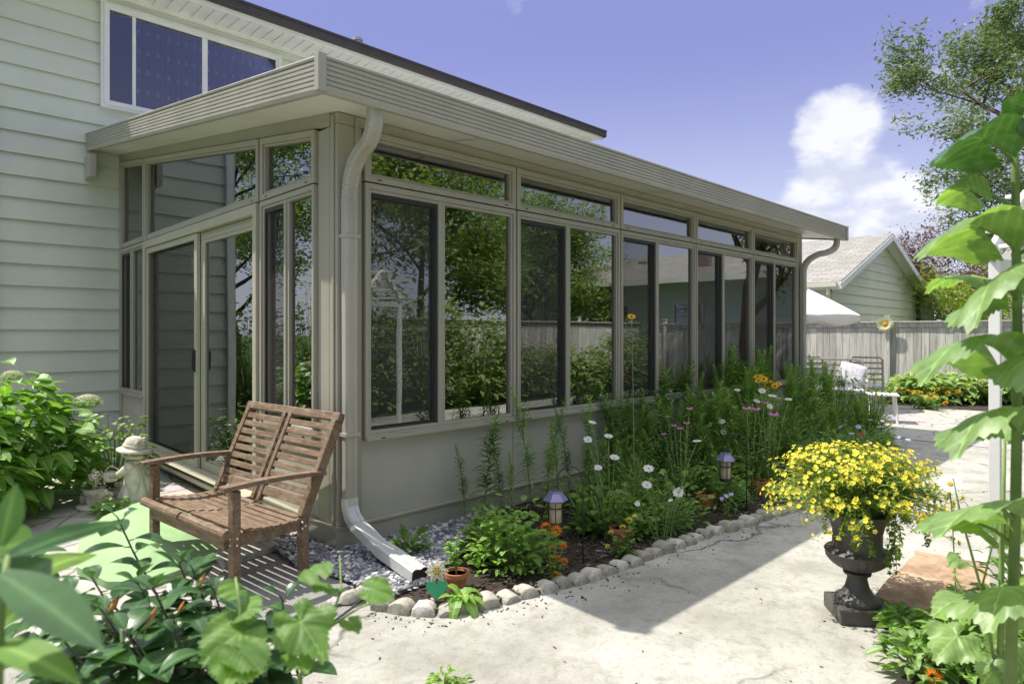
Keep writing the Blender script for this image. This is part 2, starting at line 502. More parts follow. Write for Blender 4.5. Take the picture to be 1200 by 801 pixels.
def m_glass(name, ior=1.75, tintc=(0.86, 0.90, 0.86)):
    t = NT(name)
    tr = t.n('ShaderNodeBsdfTransparent'); tr.inputs[0].default_value = (*tintc, 1)
    gl = t.n('ShaderNodeBsdfGlossy'); gl.inputs['Roughness'].default_value = 0.0
    gl.inputs[0].default_value = (0.95, 0.97, 0.95, 1)
    b = t.n('ShaderNodeBump'); b.inputs['Strength'].default_value = 0.03; b.inputs['Distance'].default_value = 0.05
    t.l(t.noise(t.coord(), 1.3, 1), b.inputs['Height']); t.l(b.outputs[0], gl.inputs['Normal'])
    fr = t.n('ShaderNodeFresnel'); fr.inputs[0].default_value = ior
    mx = t.n('ShaderNodeMixShader')
    t.l(fr.outputs[0], mx.inputs[0]); t.l(tr.outputs[0], mx.inputs[1]); t.l(gl.outputs[0], mx.inputs[2])
    return t.done(mx)
M['glass'] = m_glass('window_glass', 3.5, (0.93, 0.96, 0.92))
M['glass_dark'] = m_glass('upper_glass', 1.9, (0.8, 0.8, 0.85))
def m_screen():
    t = NT('insect_screen')
    tr = t.n('ShaderNodeBsdfTransparent')
    df = t.n('ShaderNodeBsdfDiffuse'); df.inputs[0].default_value = (0.10, 0.10, 0.09, 1)
    mx = t.n('ShaderNodeMixShader'); mx.inputs[0].default_value = 0.30
    t.l(tr.outputs[0], mx.inputs[1]); t.l(df.outputs[0], mx.inputs[2])
    return t.done(mx)
M['screen'] = m_screen()
def m_wood():
    t = NT('weathered_teak')
    v = t.coord((3, 3, 3))
    w = t.noise(v, 3, 6, 0.6, 1.5)
    g = t.noise(t.coord((60, 5, 60)), 1.5, 4, 0.6)
    c = t.ramp(g, [(0.3, (0.08, 0.047, 0.026)), (0.55, (0.17, 0.110, 0.064)), (0.75, (0.28, 0.20, 0.128))])
    c = t.mix(c, (0.30, 0.24, 0.19), t.ramp(w, [(0.45, (0, 0, 0)), (0.75, (0.55, 0.55, 0.55))]))
    return t.done(t.bsdf(c, 0.6, 0, 0.35, g, 0.35, 0.003))
M['wood'] = m_wood()
def m_siding(name, c):
    t = NT(name)
    v = t.coord((1.2, 1.2, 0.7))
    n1 = t.noise(v, 1.4, 5); n2 = t.noise(t.coord((2, 2, 14)), 3, 4)
    col = t.ramp(n1, [(0.3, tuple(x * 0.88 for x in c)), (0.7, c)])
    col = t.mix(col, tuple(x * 0.72 for x in c), t.ramp(n2, [(0.58, (0, 0, 0)), (0.8, (0.35, 0.35, 0.35))]))
    return t.done(t.bsdf(col, 0.6, 0, 0.3, t.noise(t.coord((1, 1, 1)), 30, 3), 0.12, 0.004))
M['siding'] = m_siding('painted_siding', (0.68, 0.71, 0.61))
M['siding_g'] = m_siding('garage_siding', (0.68, 0.69, 0.56))
M['siding_n'] = m_siding('neighbour_siding', (0.74, 0.75, 0.72))
def m_fence():
    t = NT('weathered_fence')
    g = t.n('ShaderNodeNewGeometry')
    v = t.coord((9, 9, 0.8))
    a = t.noise(v, 2.2, 6, 0.65)
    c = t.ramp(a, [(0.32, (0.36, 0.35, 0.32)), (0.5, (0.60, 0.59, 0.54)), (0.7, (0.74, 0.73, 0.68))])
    c = t.mix(c, (0.2, 0.19, 0.17), t.ramp(g.outputs['Random Per Island'], [(0.2, (0, 0, 0)), (1.0, (0.42, 0.42, 0.42))]))
    return t.done(t.bsdf(c, 0.9, 0, 0.2, a, 0.4, 0.01))
M['fence'] = m_fence()
def m_shingle(name, c):
    t = NT(name)
    b = t.n('ShaderNodeTexBrick')
    b.inputs['Scale'].default_value = 1.0
    b.inputs['Brick Width'].default_value = 0.33; b.inputs['Row Height'].default_value = 0.14
    b.inputs['Mortar Size'].default_value = 0.008
    b.inputs['Color1'].default_value = (*c, 1); b.inputs['Color2'].default_value = (*[x * 0.72 for x in c], 1)
    b.inputs['Mortar'].default_value = (*[x * 0.3 for x in c], 1)
    cc_ = t.n('ShaderNodeTexCoord'); mm_ = t.n('ShaderNodeMapping'); mm_.inputs['Rotation'].default_value = (0, 0, PI / 2); t.l(cc_.outputs['Object'], mm_.inputs[0]); t.l(mm_.outputs[0], b.inputs['Vector'])
    col = t.mix(b.outputs[0], tuple(x * 0.6 for x in c), t.ramp(t.noise(t.coord(), 1.2, 4), [(0.4, (0, 0, 0)), (0.7, (0.4, 0.4, 0.4))]))
    return t.done(t.bsdf(col, 0.95, 0, 0.2, t.noise(t.coord(), 80, 3), 0.6, 0.01))
M['shingle'] = m_shingle('asphalt_shingle', (0.36, 0.345, 0.32))
def m_patio():
    t = NT('patio_concrete')
    v = t.coord()
    big = t.noise(v, 0.9, 6, 0.6, 0.4); med = t.noise(v, 5, 6, 0.65); fine = t.noise(v, 140, 3, 0.7); pit = t.noise(v, 38, 5, 0.7)
    c = t.ramp(big, [(0.3, (0.25, 0.24, 0.21)), (0.52, (0.40, 0.39, 0.35)), (0.72, (0.52, 0.505, 0.46))])
    c = t.mix(c, (0.22, 0.21, 0.18), t.ramp(med, [(0.48, (0, 0, 0)), (0.70, (0.6, 0.6, 0.6))]))
    c = t.mix(c, (0.20, 0.19, 0.17), t.ramp(fine, [(0.55, (0, 0, 0)), (0.8, (0.55, 0.55, 0.55))]))
    c = t.mix(c, (0.15, 0.14, 0.12), t.ramp(pit, [(0.58, (0, 0, 0)), (0.70, (0.65, 0.65, 0.65))]))
    c = t.mix(c, (0.20, 0.19, 0.16), t.ramp(t.noise(v, 15, 7, 0.75, 0.5), [(0.50, (0, 0, 0)), (0.66, (0.55, 0.55, 0.55))]))
    c = t.mix(c, (0.66, 0.64, 0.60), t.ramp(t.noise(v, 75, 3, 0.7), [(0.60, (0, 0, 0)), (0.72, (0.45, 0.45, 0.45))]))
    # hairline cracks
    vw = t.n('ShaderNodeTexVoronoi', feature='DISTANCE_TO_EDGE'); vw.inputs['Scale'].default_value = 0.55
    warp = t.n('ShaderNodeVectorMath', operation='ADD')
    nn = t.n('ShaderNodeTexNoise'); nn.inputs['Scale'].default_value = 2.6; nn.inputs['Detail'].default_value = 6
    t.l(v, nn.inputs['Vector'])
    scl = t.n('ShaderNodeVectorMath', operation='SCALE'); scl.inputs['Scale'].default_value = 0.5
    t.l(nn.outputs[1], scl.inputs[0]); t.l(v, warp.inputs[0]); t.l(scl.outputs[0], warp.inputs[1])
    t.l(warp.outputs[0], vw.inputs['Vector'])
    ck = t.ramp(vw.outputs[0], [(0.0, (1, 1, 1)), (0.004, (0.6, 0.6, 0.6)), (0.012, (0, 0, 0))])
    msk = t.ramp(t.noise(v, 0.7, 2), [(0.45, (0, 0, 0)), (0.56, (1, 1, 1))])
    cf = t.mix(ck, msk, 1.0, 'MULTIPLY')
    c = t.mix(c, (0.07, 0.065, 0.055), cf)
    h = t.n('ShaderNodeMath', operation='ADD'); t.l(fine, h.inputs[0]); t.l(pit, h.inputs[1])
    return t.done(t.bsdf(c, 0.92, 0, 0.2, h.outputs[0], 0.5, 0.006))
M['patio'] = m_patio()
def m_flag():
    t = NT('flagstone')
    v = t.coord()
    nn = t.n('ShaderNodeTexNoise'); nn.inputs['Scale'].default_value = 3.5; nn.inputs['Detail'].default_value = 5; t.l(v, nn.inputs['Vector'])
    scl = t.n('ShaderNodeVectorMath', operation='SCALE'); scl.inputs['Scale'].default_value = 0.22; t.l(nn.outputs[1], scl.inputs[0])
    ad = t.n('ShaderNodeVectorMath', operation='ADD'); t.l(v, ad.inputs[0]); t.l(scl.outputs[0], ad.inputs[1]); w_ = ad.outputs[0]
    vo = t.n('ShaderNodeTexVoronoi', feature='DISTANCE_TO_EDGE'); vo.inputs['Scale'].default_value = 2.3; t.l(w_, vo.inputs['Vector'])
    vc = t.n('ShaderNodeTexVoronoi'); vc.inputs['Scale'].default_value = 2.3; t.l(w_, vc.inputs['Vector'])
    c = t.ramp(t.noise(v, 7, 6, 0.65), [(0.3, (0.34, 0.325, 0.29)), (0.7, (0.46, 0.44, 0.40))])
    c = t.mix(c, vc.outputs['Color'], 0.06)
    c = t.mix(c, (0.16, 0.15, 0.12), t.ramp(vo.outputs[0], [(0.0, (.9, .9, .9)), (0.012, (0.6, 0.6, 0.6)), (0.03, (0, 0, 0))]))
    return t.done(t.bsdf(c, 0.9, 0, 0.2, t.ramp(vo.outputs[0], [(0.0, (0, 0, 0)), (0.04, (1, 1, 1))]), 0.6, 0.012))
M['flag'] = m_flag()
def m_grass():
    t = NT('lawn')
    v = t.coord()
    c = t.ramp(t.noise(v, 3, 8, 0.7), [(0.3, (0.045, 0.085, 0.02)), (0.7, (0.11, 0.18, 0.04))])
    return t.done(t.bsdf(c, 0.95, 0, 0.1, t.noise(v, 60, 4), 1, 0.03))
M['lawn'] = m_grass()
def m_pebble():
    t = NT('grey_pebble')
    g = t.n('ShaderNodeNewGeometry')
    c = t.ramp(g.outputs['Random Per Island'], [(0, (0.10, 0.10, 0.12)), (0.4, (0.24, 0.24, 0.27)), (0.75, (0.42, 0.41, 0.42)), (1, (0.70, 0.69, 0.66))])
    return t.done(t.bsdf(c, 0.65, 0, 0.4, t.noise(t.coord(), 90, 3), 0.2, 0.003))
M['pebble'] = m_pebble()
def m_chips():
    t = NT('wood_chip')
    g = t.n('ShaderNodeNewGeometry')
    c = t.ramp(g.outputs['Random Per Island'], [(0, (0.035, 0.025, 0.018)), (0.6, (0.10, 0.07, 0.05)), (0.95, (0.2, 0.16, 0.12)), (1, (0.4, 0.36, 0.3))])
    return t.done(t.bsdf(c, 0.9, 0, 0.2))
M['chips'] = m_chips()
def m_weave():
    t = NT('woven_mat')
    v = t.coord()
    ch = t.n('ShaderNodeTexChecker'); ch.inputs['Scale'].default_value = 90
    ch.inputs[1].default_value = (0.30, 0.29, 0.27, 1); ch.inputs[2].default_value = (0.17, 0.165, 0.155, 1)
    t.l(v, ch.inputs[0])
    return t.done(t.bsdf(ch.outputs[0], 0.9, 0, 0.2, ch.outputs[1], 0.4, 0.003))
M['weave'] = m_weave()
M['greenmat'] = simple('pale_green_mat', (0.27, 0.42, 0.20), 0.85, 0.12, 5, 0.5, bd=0.006)
def m_slab():
    t = NT('brown_stone_slab')
    v = t.coord()
    c = t.ramp(t.noise(v, 4, 7, 0.65, 0.6), [(0.3, (0.15, 0.10, 0.065)), (0.5, (0.33, 0.22, 0.14)), (0.68, (0.46, 0.35, 0.24))])
    c = t.mix(c, (0.12, 0.11, 0.06), t.ramp(t.noise(v, 13, 5), [(0.52, (0, 0, 0)), (0.75, (0.7, 0.7, 0.7))]))
    return t.done(t.bsdf(c, 0.85, 0, 0.3, t.noise(t.coord((2, 14, 2)), 4, 6), 0.5, 0.012))
M['slab'] = m_slab()
def m_blind():
    t = NT('curtain_fabric')
    v = t.coord((1, 1, 1))
    w = t.n('ShaderNodeTexWave', wave_type='BANDS', bands_direction='X'); w.inputs['Scale'].default_value = 5; w.inputs['Distortion'].default_value = 0.4; w.inputs['Detail Scale'].default_value = 2
    t.l(v, w.inputs['Vector'])
    c = t.ramp(w.outputs[0], [(0, (0.17, 0.165, 0.36)), (1, (0.24, 0.23, 0.46))])
    return t.done(t.bsdf(c, 0.9, 0, 0.1, w.outputs[0], 0.3, 0.02))
M['blind'] = m_blind()
M['solar'] = simple('lantern_hood', (0.20, 0.19, 0.33), 0.3, 0.1, 10, 0.05, 0.3)
M['lantern_glass'] = simple('amber_ribbed_glass', (0.42, 0.36, 0.22), 0.2, 0.25, 25, 0.3)
M['heart_green'] = simple('green_enamel', (0.02, 0.33, 0.16), 0.35, 0.05, 5, 0.02)
M['wreath'] = leafy('wreath_twigs', (0.07, 0.07, 0.05), (0.2, 0.18, 0.14), 0.1)

# ================================================================ GROUND
def sheet(name, pts, z, mat, kind='structure', th=0.0):
    mb = MB()
    if th: mb.prism(pts, z - th, z)
    else: mb.add([(x, y, z) for x, y in pts], [tuple(range(len(pts)))])
    return tag(mb.build(name, mat), kind=kind)
sheet('ground', [(-150, -150), (250, -150), (250, 250), (-150, 250)], -0.03, M['lawn'])
sheet('patio', [(-5, -5.5), (13.0, -5.5), (13.0, 5.0), (7.3, 5.0), (7.3, 0.02), (0.05, 0.02), (0.05, -0.1), (-1.0, -0.1), (-5, 1.2)], 0.0, M['patio'])
sheet('flagstone_path', [(-5, 1.2), (-1.0, -0.1), (0.05, -0.1), (0.05, 5.15), (-5, 5.15)], 0.0, M['flag'])
sheet('flagstone_terrace', [(7.6, -4.8), (12.6, -4.8), (12.6, 4.5), (7.6, 4.5)], 0.006, M['flag'])

# flower bed, inside the row of edging stones
edge_px = [(436, 713), (462, 718), (498, 721), (530, 720), (568, 712), (607, 702), (652, 692), (690, 681), (722, 671), (751, 659), (784, 647), (832, 628), (877, 616), (920, 602), (956, 590), (985, 574), (1000, 556)]
edge = [G(*p) for p in edge_px]
EDGE_END = edge[-1]
bed_poly = [(p.x, p.y) for p in edge] + [(7.9, EDGE_END.y + 0.5), (7.9, 0.02), (0.12, 0.02), (0.10, -0.55)]
sheet('flower_bed', bed_poly, 0.020, M['soil'])
grav_poly = [(q.x, q.y) for q in (G(436, 713), G(500, 690), G(535, 655), G(560, 625))] + [(1.25, -0.02), (-0.02, -0.02), (-0.02, 1.0), (-0.22, 1.0), (-0.30, -0.1), (-0.2, -0.5)]
sheet('gravel_strip', grav_poly, 0.026, M['pebble'])

def inpoly(x, y, P):
    r = False; j = len(P) - 1
    for i in range(len(P)):
        if (P[i][1] > y) != (P[j][1] > y) and x < (P[j][0] - P[i][0]) * (y - P[i][1]) / (P[j][1] - P[i][1] + 1e-12) + P[i][0]: r = not r
        j = i
    return r
def scatter(poly, n):
    xs = [p[0] for p in poly]; ys = [p[1] for p in poly]; out = []
    while len(out) < n:
        x = random.uniform(min(xs), max(xs)); y = random.uniform(min(ys), max(ys))
        if inpoly(x, y, poly): out.append((x, y))
    return out
mb = MB()
for x, y in scatter(grav_poly, 4200):
    s = random.uniform(0.009, 0.021)
    mb.ball((x, y, 0.03 + random.uniform(0, 0.018)), s, 5, 4, sq=(random.uniform(.8, 1.3), random.uniform(.8, 1.3), .7), jit=0.22)
tag(mb.build('gravel', M['pebble']), kind='stuff')
mb = MB()
near = [p for p in bed_poly]
for x, y in scatter(bed_poly, 5200):
    if inpoly(x, y, grav_poly) or x > 6: continue
    a = random.uniform(0, PI); L = random.uniform(.012, .04); w = random.uniform(.006, .014)
    c = Vector((x, y, 0.024 + random.uniform(0, .012)))
    d = Vector((math.cos(a), math.sin(a), random.uniform(-.25, .25)))
    mb.bar(c - d * L / 2, c + d * L / 2, w, .005)
tag(mb.build('bark_mulch', M['chips']), kind='stuff')

# grit, twigs and petals on the concrete beside the edging
mb = MB()
for i in range(170):
    k = random.randrange(len(edge) - 1); t_ = random.random(); p = edge[k].lerp(edge[k + 1], t_); d = (edge[k + 1] - edge[k]).normalized(); nn_ = Vector((d.y, -d.x, 0))
    q = p + nn_ * (.03 + abs(random.gauss(0, .10))); a = random.uniform(0, PI); L = random.uniform(.004, .016)
    dv = Vector((math.cos(a), math.sin(a), random.uniform(0, .2))) * L / 2; mb.bar(q + Vector((0, 0, .003)) - dv, q + Vector((0, 0, .003)) + dv, L * .5, .003)
for i in range(120):
    q = Vector((random.uniform(-1.5, 5), random.uniform(-4, -.8), .002)); a = random.uniform(0, PI); L = random.uniform(.004, .02); dv = Vector((math.cos(a), math.sin(a), .1)) * L / 2; mb.bar(q - dv, q + dv, L * .4, .003)
tag(mb.build('leaf_litter', M['chips']), kind='stuff')
# edging stones
def edging_stone(seed):
    random.seed(seed)
    mb = MB(); n = 9; vs = []; fs = []
    # half-round top profile, slightly broken
    prof = [(-.062, 0), (-.064, .035)] + [(-.062 * math.cos(PI * i / 8), .040 + .040 * math.sin(PI * i / 8)) for i in range(9)] + [(.064, .035), (.062, 0)]
    secs = [(-.055, .90), (-.045, 1.0), (0, 1.02), (.045, 1.0), (.055, .92)]
    for y, s in secs:
        for x, z in prof: vs.append((x * s + random.uniform(-.003, .003), y + random.uniform(-.003, .003), z * s * (1 + random.uniform(-.04, .04))))
    m = len(prof)
    for i in range(len(secs) - 1):
        for k in range(m - 1): fs.append((i * m + k, i * m + k + 1, (i + 1) * m + k + 1, (i + 1) * m + k))
    fs.append(tuple(range(m))[::-1]); fs.append(tuple((len(secs) - 1) * m + k for k in range(m)))
    mb.add(vs, fs)
    o = mb.build('edging_stone', M['concrete_stone'], smooth=True, autos=50)
    return o
protos = [edging_stone(s) for s in range(5)]
random.seed(11)
segs = [0]
for a, b in zip(edge, edge[1:]): segs.append(segs[-1] + (b - a).length)
s = 0.05; i = 0; used = set()
while s < segs[-1]:
    k = max(j for j in range(len(segs)) if segs[j] <= s); k = min(k, len(edge) - 2)
    t = (s - segs[k]) / (segs[k + 1] - segs[k])
    p = edge[k].lerp(edge[k + 1], t); d = edge[k + 1] - edge[k]
    pi = random.randrange(5)
    o = protos[pi] if pi not in used else protos[pi].copy()
    if pi in used: COL.objects.link(o)
    used.add(pi)
    p = p + Vector((-d.y, d.x, 0)).normalized() * 0.03
    o.location = (p.x, p.y + random.uniform(-.008, .008), random.uniform(-.030, -.006))
    o.rotation_euler = (random.uniform(-.16, .12), random.uniform(-.12, .12), math.atan2(d.y, d.x) + random.uniform(-.22, .22))
    sc_ = random.uniform(.80, .98); o.scale = (sc_, sc_, sc_)
    tag(o, 'rounded grey concrete edging stone in the row along the flower bed', 'edging stone', 'concrete edging stones along the flower bed')
    s += 0.132 * sc_; i += 1
# pale rocks at the gravel's corner
for k, (px, py, r, lab) in enumerate([(410, 707, .055, 'small whitish rock at the left end of the edging row'), (392, 711, .04, 'smallest pale rock beside the woven mat corner'), (424, 700, .05, 'pale rock tucked behind the first edging stones')]):
    mb = MB(); mb.ball((0, 0, r * .55), r, 9, 7, sq=(1.15, .9, .7), jit=.16)
    o = mb.build('rock', M['concrete_stone'], smooth=True, autos=40); q = G(px, py); o.location = q
    tag(o, lab, 'rock')

# ================================================================ HOUSE
def siding_wall(mb, x0, x1, z0, z1, y, expo=0.24, clip=None, mi=0):
    # laps facing -Y in local axes; clip(z) -> (xa, xb)
    z = z0
    while z < z1 - 1e-3:
        zt = min(z + expo, z1)
        a0, b0 = clip(z) if clip else (x0, x1)
        a1, b1 = clip(zt) if clip else (x0, x1)
        if b0 - a0 > .01:
            ze = min(zt + .03, z1)
            mb.add([(a0, y - .032, z), (b0, y - .032, z), (b1, y - .003, ze), (a1, y - .003, ze)], [(0, 1, 2, 3)], mi)
            mb.add([(a0, y - .032, z), (b0, y - .032, z), (b0, y - .022, z + .001), (a0, y - .022, z + .001), (b0, y - .020, z + .02), (a0, y - .020, z + .02)], [(3, 2, 1, 0), (5, 4, 2, 3)], mi)
        z = zt
HX0, HX1, HY = -1.3, 8.35, 5.15
house = thing('house', 'two storey house clad in pale green lap siding behind the sunroom', 'house', (0, 0, 0))
mb = MB()
siding_wall(mb, HX0, HX1, 0.0, 5.52, HY)
mb.box(HX0, HX1, HY, HY + 7.5, -.02, 5.5)
mb.box(HX0 - .02, HX0 + .07, HY - .035, HY + .02, 0, 5.5)
for jx, jz in ((-.86, 1.2), (-.55, 2.16), (-.9, 3.6), (-.62, .72), (-.35, 2.64), (-1.0, 1.68), (-.3, 1.44), (3.2, 1.2), (1.2, 1.68), (5.1, .96), (2.4, 2.16)):
    mb.add([(jx, HY - .0325, jz + .003), (jx + .004, HY - .0325, jz + .003), (jx + .004, HY - .0075, jz + .236), (jx, HY - .0075, jz + .236)], [(0, 1, 2, 3)])
mb.build('wall', M['siding'], house)
# eave: soffit with ribs, fascia and dark gutter
mb = MB()
EX0, EX1 = HX0 - .3, HX1 + .35
mb.box(EX0, EX1, 4.62, HY + .01, 5.44, 5.47)
x = EX0
while x < EX1:
    mb.box(x, x + .012, 4.66, HY - .03, 5.428, 5.44); x += .15
mb.box(EX0, EX1, HY - .06, HY - .026, 5.38, 5.44)
mb.build('soffit', M['white'], house)
mb = MB(); mb.box(EX0, EX1, 4.575, 4.62, 5.40, 5.50); mb.build('fascia_board', M['white'], house, bevel=.004)
mb = MB()
mb.box(EX0, EX1, 4.49, 4.572, 5.455, 5.57); mb.box(EX0, EX1, 4.478, 4.49, 5.545, 5.575)
mb.add([(EX0, 4.50, 5.575), (EX1, 4.50, 5.575), (EX1, 8.9, 6.75), (EX0, 8.9, 6.75), (EX0, 13.2, 5.575), (EX1, 13.2, 5.575)], [(0, 1, 2, 3), (3, 2, 5, 4)])
mb.add([(EX1, 4.5, 5.44), (EX1, 13.2, 5.44), (EX1, 13.2, 5.575), (EX1, 8.9, 6.75), (EX1, 4.5, 5.575)], [(0, 1, 2, 3, 4)])
mb.add([(EX0, 4.5, 5.44), (EX0, 13.2, 5.44), (EX0, 13.2, 5.575), (EX0, 8.9, 6.75), (EX0, 4.5, 5.575)], [(4, 3, 2, 1, 0)])
rf = mb.build('roof', M['darkroof'], house)
mb = MB(); vp = at(524, 88, 14.2); mb.lathe([(.055, -.75), (.055, 0), (.075, 0), (.075, .045), (.0, .05)], 14, (3.35, 5.3, 6.0)); mb.build('vent_pipe', M['galv'], rf)
# upper window
wx0, wx1, wz0, wz1 = -.20, 2.0, 4.05, 5.30
mb = MB()
mb.ring([(wx0, wz0), (wx1, wz0), (wx1, wz1), (wx0, wz1)], [(wx0 + .09, wz0 + .09), (wx1 - .09, wz0 + .09), (wx1 - .09, wz1 - .09), (wx0 + .09, wz1 - .09)], HY - .075, HY - .004)
mb.ring([(wx0 + .03, wz0 + .03), (wx1 - .03, wz0 + .03), (wx1 - .03, wz1 - .03), (wx0 + .03, wz1 - .03)], [(wx0 + .06, wz0 + .06), (wx1 - .06, wz0 + .06), (wx1 - .06, wz1 - .06), (wx0 + .06, wz1 - .06)], HY - .088, HY - .07)
mb.box(.13, .17, HY - .06, HY - .005, wz0 + .09, wz1 - .09)
mb.box(.93, 1.0, HY - .068, HY - .005, wz0 + .09, wz1 - .09)
wf = mb.build('window', M['white'], house, bevel=.004)
mb = MB(); xs_ = np.arange(.17, wx1 - .088, .008); vs = []
for x in xs_:
    yy = HY - .034 + .009 * math.sin(x * 62 + 1.5 * math.sin(x * 7)) ; vs += [(x, yy, wz0 + .085), (x + .004 * math.sin(x * 40), yy, wz1 - .085)]
mb.add(vs, [(2 * i, 2 * i + 2, 2 * i + 3, 2 * i + 1) for i in range(len(xs_) - 1)]); mb.build('curtain', M['blind'], wf, smooth=True)
mb = MB(); mb.box(wx0 + .085, .135, HY - .032, HY - .026, wz0 + .085, wz1 - .085); mb.build('painted_dark_backing', M['black'], wf)  # black sheet behind the narrow pane paints the unlit inside
mb = MB(); mb.box(wx0 + .085, wx1 - .085, HY - .054, HY - .050, wz0 + .085, wz1 - .085); mb.build('pane', M['glass_dark'], wf)
# white downspout at the house corner, seen mirrored in the glass
mb = MB(); mb.box(-1.27, -1.19, HY - .10, HY - .03, .1, 5.4); mb.build('downspout', M['white'], house, bevel=.006)
# patio doors of the house inside the sunroom
mb = MB()
mb.ring([(4.2, .1), (6.0, .1), (6.0, 2.25), (4.2, 2.25)], [(4.28, .18), (5.92, .18), (5.92, 2.17), (4.28, 2.17)], HY - .09, HY - .01)
mb.box(5.06, 5.13, HY - .08, HY - .01, .18, 2.17)
dr = mb.build('door', M['white'], house, bevel=.004)
mb = MB(); mb.box(4.27, 5.93, HY - .045, HY - .04, .17, 2.18); mb.build('pane', M['glass_dark'], dr)
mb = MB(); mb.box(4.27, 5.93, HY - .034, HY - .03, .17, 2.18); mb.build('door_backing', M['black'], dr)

mb = MB(); mb.ring([(.95, 1.15), (1.95, 1.15), (1.95, 2.2), (.95, 2.2)], [(1.03, 1.23), (1.87, 1.23), (1.87, 2.12), (1.03, 2.12)], HY - .08, HY - .01); mb.box(1.42, 1.47, HY - .07, HY - .01, 1.23, 2.12)
iw = mb.build('window', M['white'], house, bevel=.004)
mb = MB(); mb.box(1.02, 1.88, HY - .05, HY - .045, 1.22, 2.13); mb.build('pane', M['glass_dark'], iw)
mb = MB(); mb.box(1.02, 1.88, HY - .042, HY - .038, 1.22, 2.13); mb.build('painted_dark_backing', M['black'], iw)  # black sheet behind the glass stands in for a dark room
# ================================================================ SUNROOM
SL = 7.35
def zs(y): return 2.80 + .142 * y      # underside of the roof
sun = thing('sunroom', 'long clay coloured glass sunroom with flat sloping roof attached to the house', 'sunroom', (0, 0, 0))
# roof slab with soffit
RX0, RX1, RY0 = -.30, 7.83, -.38
mb = MB()
y1 = HY - .03
mb.add([(RX0, RY0, zs(RY0)), (RX1, RY0, zs(RY0)), (RX1, y1, zs(y1)), (RX0, y1, zs(y1)),
        (RX0, RY0, zs(RY0) + .15), (RX1, RY0, zs(RY0) + .15), (RX1, y1, zs(y1) + .15), (RX0, y1, zs(y1) + .15)],
       [(0, 3, 2, 1), (4, 5, 6, 7), (0, 1, 5, 4), (1, 2, 6, 5), (2, 3, 7, 6), (3, 0, 4, 7)])
x = .0
rfs = mb.build('roof', M['soffit'], sun)
mb = MB()
for k in range(1, 7):
    xx = k * 1.22 - .3
    mb.add([(xx, RY0, zs(RY0) - .004), (xx + .012, RY0, zs(RY0) - .004), (xx + .012, -.0, zs(0) - .004), (xx, -.0, zs(0) - .004)], [(0, 3, 2, 1)])
mb.build('panel_seam', M['clay'], rfs)
# ribbed gutter fascia: cross-section swept along three sides
def rib_prof(h=.205):
    pr = [(0.0, 0.0), (-.032, 0.0), (-.036, .014)]
    n = 6; z = .022
    st = (h - .040) / n
    for i in range(n):
        pr += [(-.040, z), (-.040, z + st * .62), (-.033, z + st * .70), (-.033, z + st * .93)]
        z += st
    pr += [(-.044, z), (-.047, h - .006), (-.043, h), (0.0, h)]
    return pr
def gutter(name, A, B, out, parent):
    A = Vector(A); B = Vector(B); out = Vector(out)
    pr = rib_prof(); n = len(pr); mb = MB()
    vs = [A + out * (-u) + Vector((0, 0, z)) for u, z in pr] + [B + out * (-u) + Vector((0, 0, z)) for u, z in pr]
    fs = [(k, (k + 1) % n, n + (k + 1) % n, n + k) for k in range(n)] + [tuple(range(n))[::-1], tuple(range(n, 2 * n))]
    mb.add(vs, fs)
    return mb.build(name, M['gutter'], parent)
zb = zs(RY0) - .02
gutter('fascia', (RX0 - .02, RY0, zb), (RX1 + .02, RY0, zb), (0, -1, 0), sun)
gutter('fascia', (RX0, RY0 - .02, zs(RY0 - .02) - .02), (RX0, y1, zs(y1) - .02), (-1, 0, 0), sun)
gutter('fascia', (RX1, RY0 - .02, zs(RY0 - .02) - .02), (RX1, y1, zs(y1) - .02), (1, 0, 0), sun)
mb = MB()
for q in ((RX0 - .062, RX0 - .012, RY0 - .062, RY0 - .012, zb - .002, zb + .207), (RX1 + .012, RX1 + .062, RY0 - .062, RY0 - .012, zb - .002, zb + .207), (RX0 - .056, RX0 + .01, HY - .30, HY - .026, zs(HY) - .36, zs(HY) - .10)):
    mb = MB(); mb.box(*q); mb.build('corner_cap', M['gutter'], sun, bevel=.004)

# frame skeleton: header beams, corner posts, knee walls
BAY = 1.394; B0 = .18
mb = MB()
mb.box(0.0, SL, -.0, .09, 2.727, 2.797)            # header, long side
for xx, w in ((0, .18), (SL - .20, .20)):
    mb.box(xx, xx + w, 0.001, .10, 0.14, 2.725)
for k in range(1, 5):
    mb.box(B0 + BAY * k - .006, B0 + BAY * k + .006, .012, .08, .7, 2.73)
mb.build('frame', M['clay'], sun, bevel=.004)
def endframe(xa, xb):
    m = MB()
    def sl(ya, yb, dz0, dz1):
        m.add([(xa, ya, zs(ya) + dz0), (xb, ya, zs(ya) + dz0), (xb, yb, zs(yb) + dz0), (xa, yb, zs(yb) + dz0),
               (xa, ya, zs(ya) + dz1), (xb, ya, zs(ya) + dz1), (xb, yb, zs(yb) + dz1), (xa, yb, zs(yb) + dz1)],
              [(0, 3, 2, 1), (4, 5, 6, 7), (0, 1, 5, 4), (1, 2, 6, 5), (2, 3, 7, 6), (3, 0, 4, 7)])
    sl(.10, 5.12, -.09, -.001)
    m.box(xa, xb, .102, .25, .14, 2.722)
    m.box(xa, xb, 5.03, 5.12, .14, 3.42)
    for yy in (1.115, 4.04): m.box(xa, xb, yy - .01, yy + .01, .14, zs(yy) - .09)
    return m.build('frame', M['clay'], sun, bevel=.004)
endframe(.0, .09); endframe(SL - .09, SL - .0)
kw = [(B0 + BAY * k + .004, B0 + BAY * (k + 1) - .004, .015, .07) for k in range(5)]
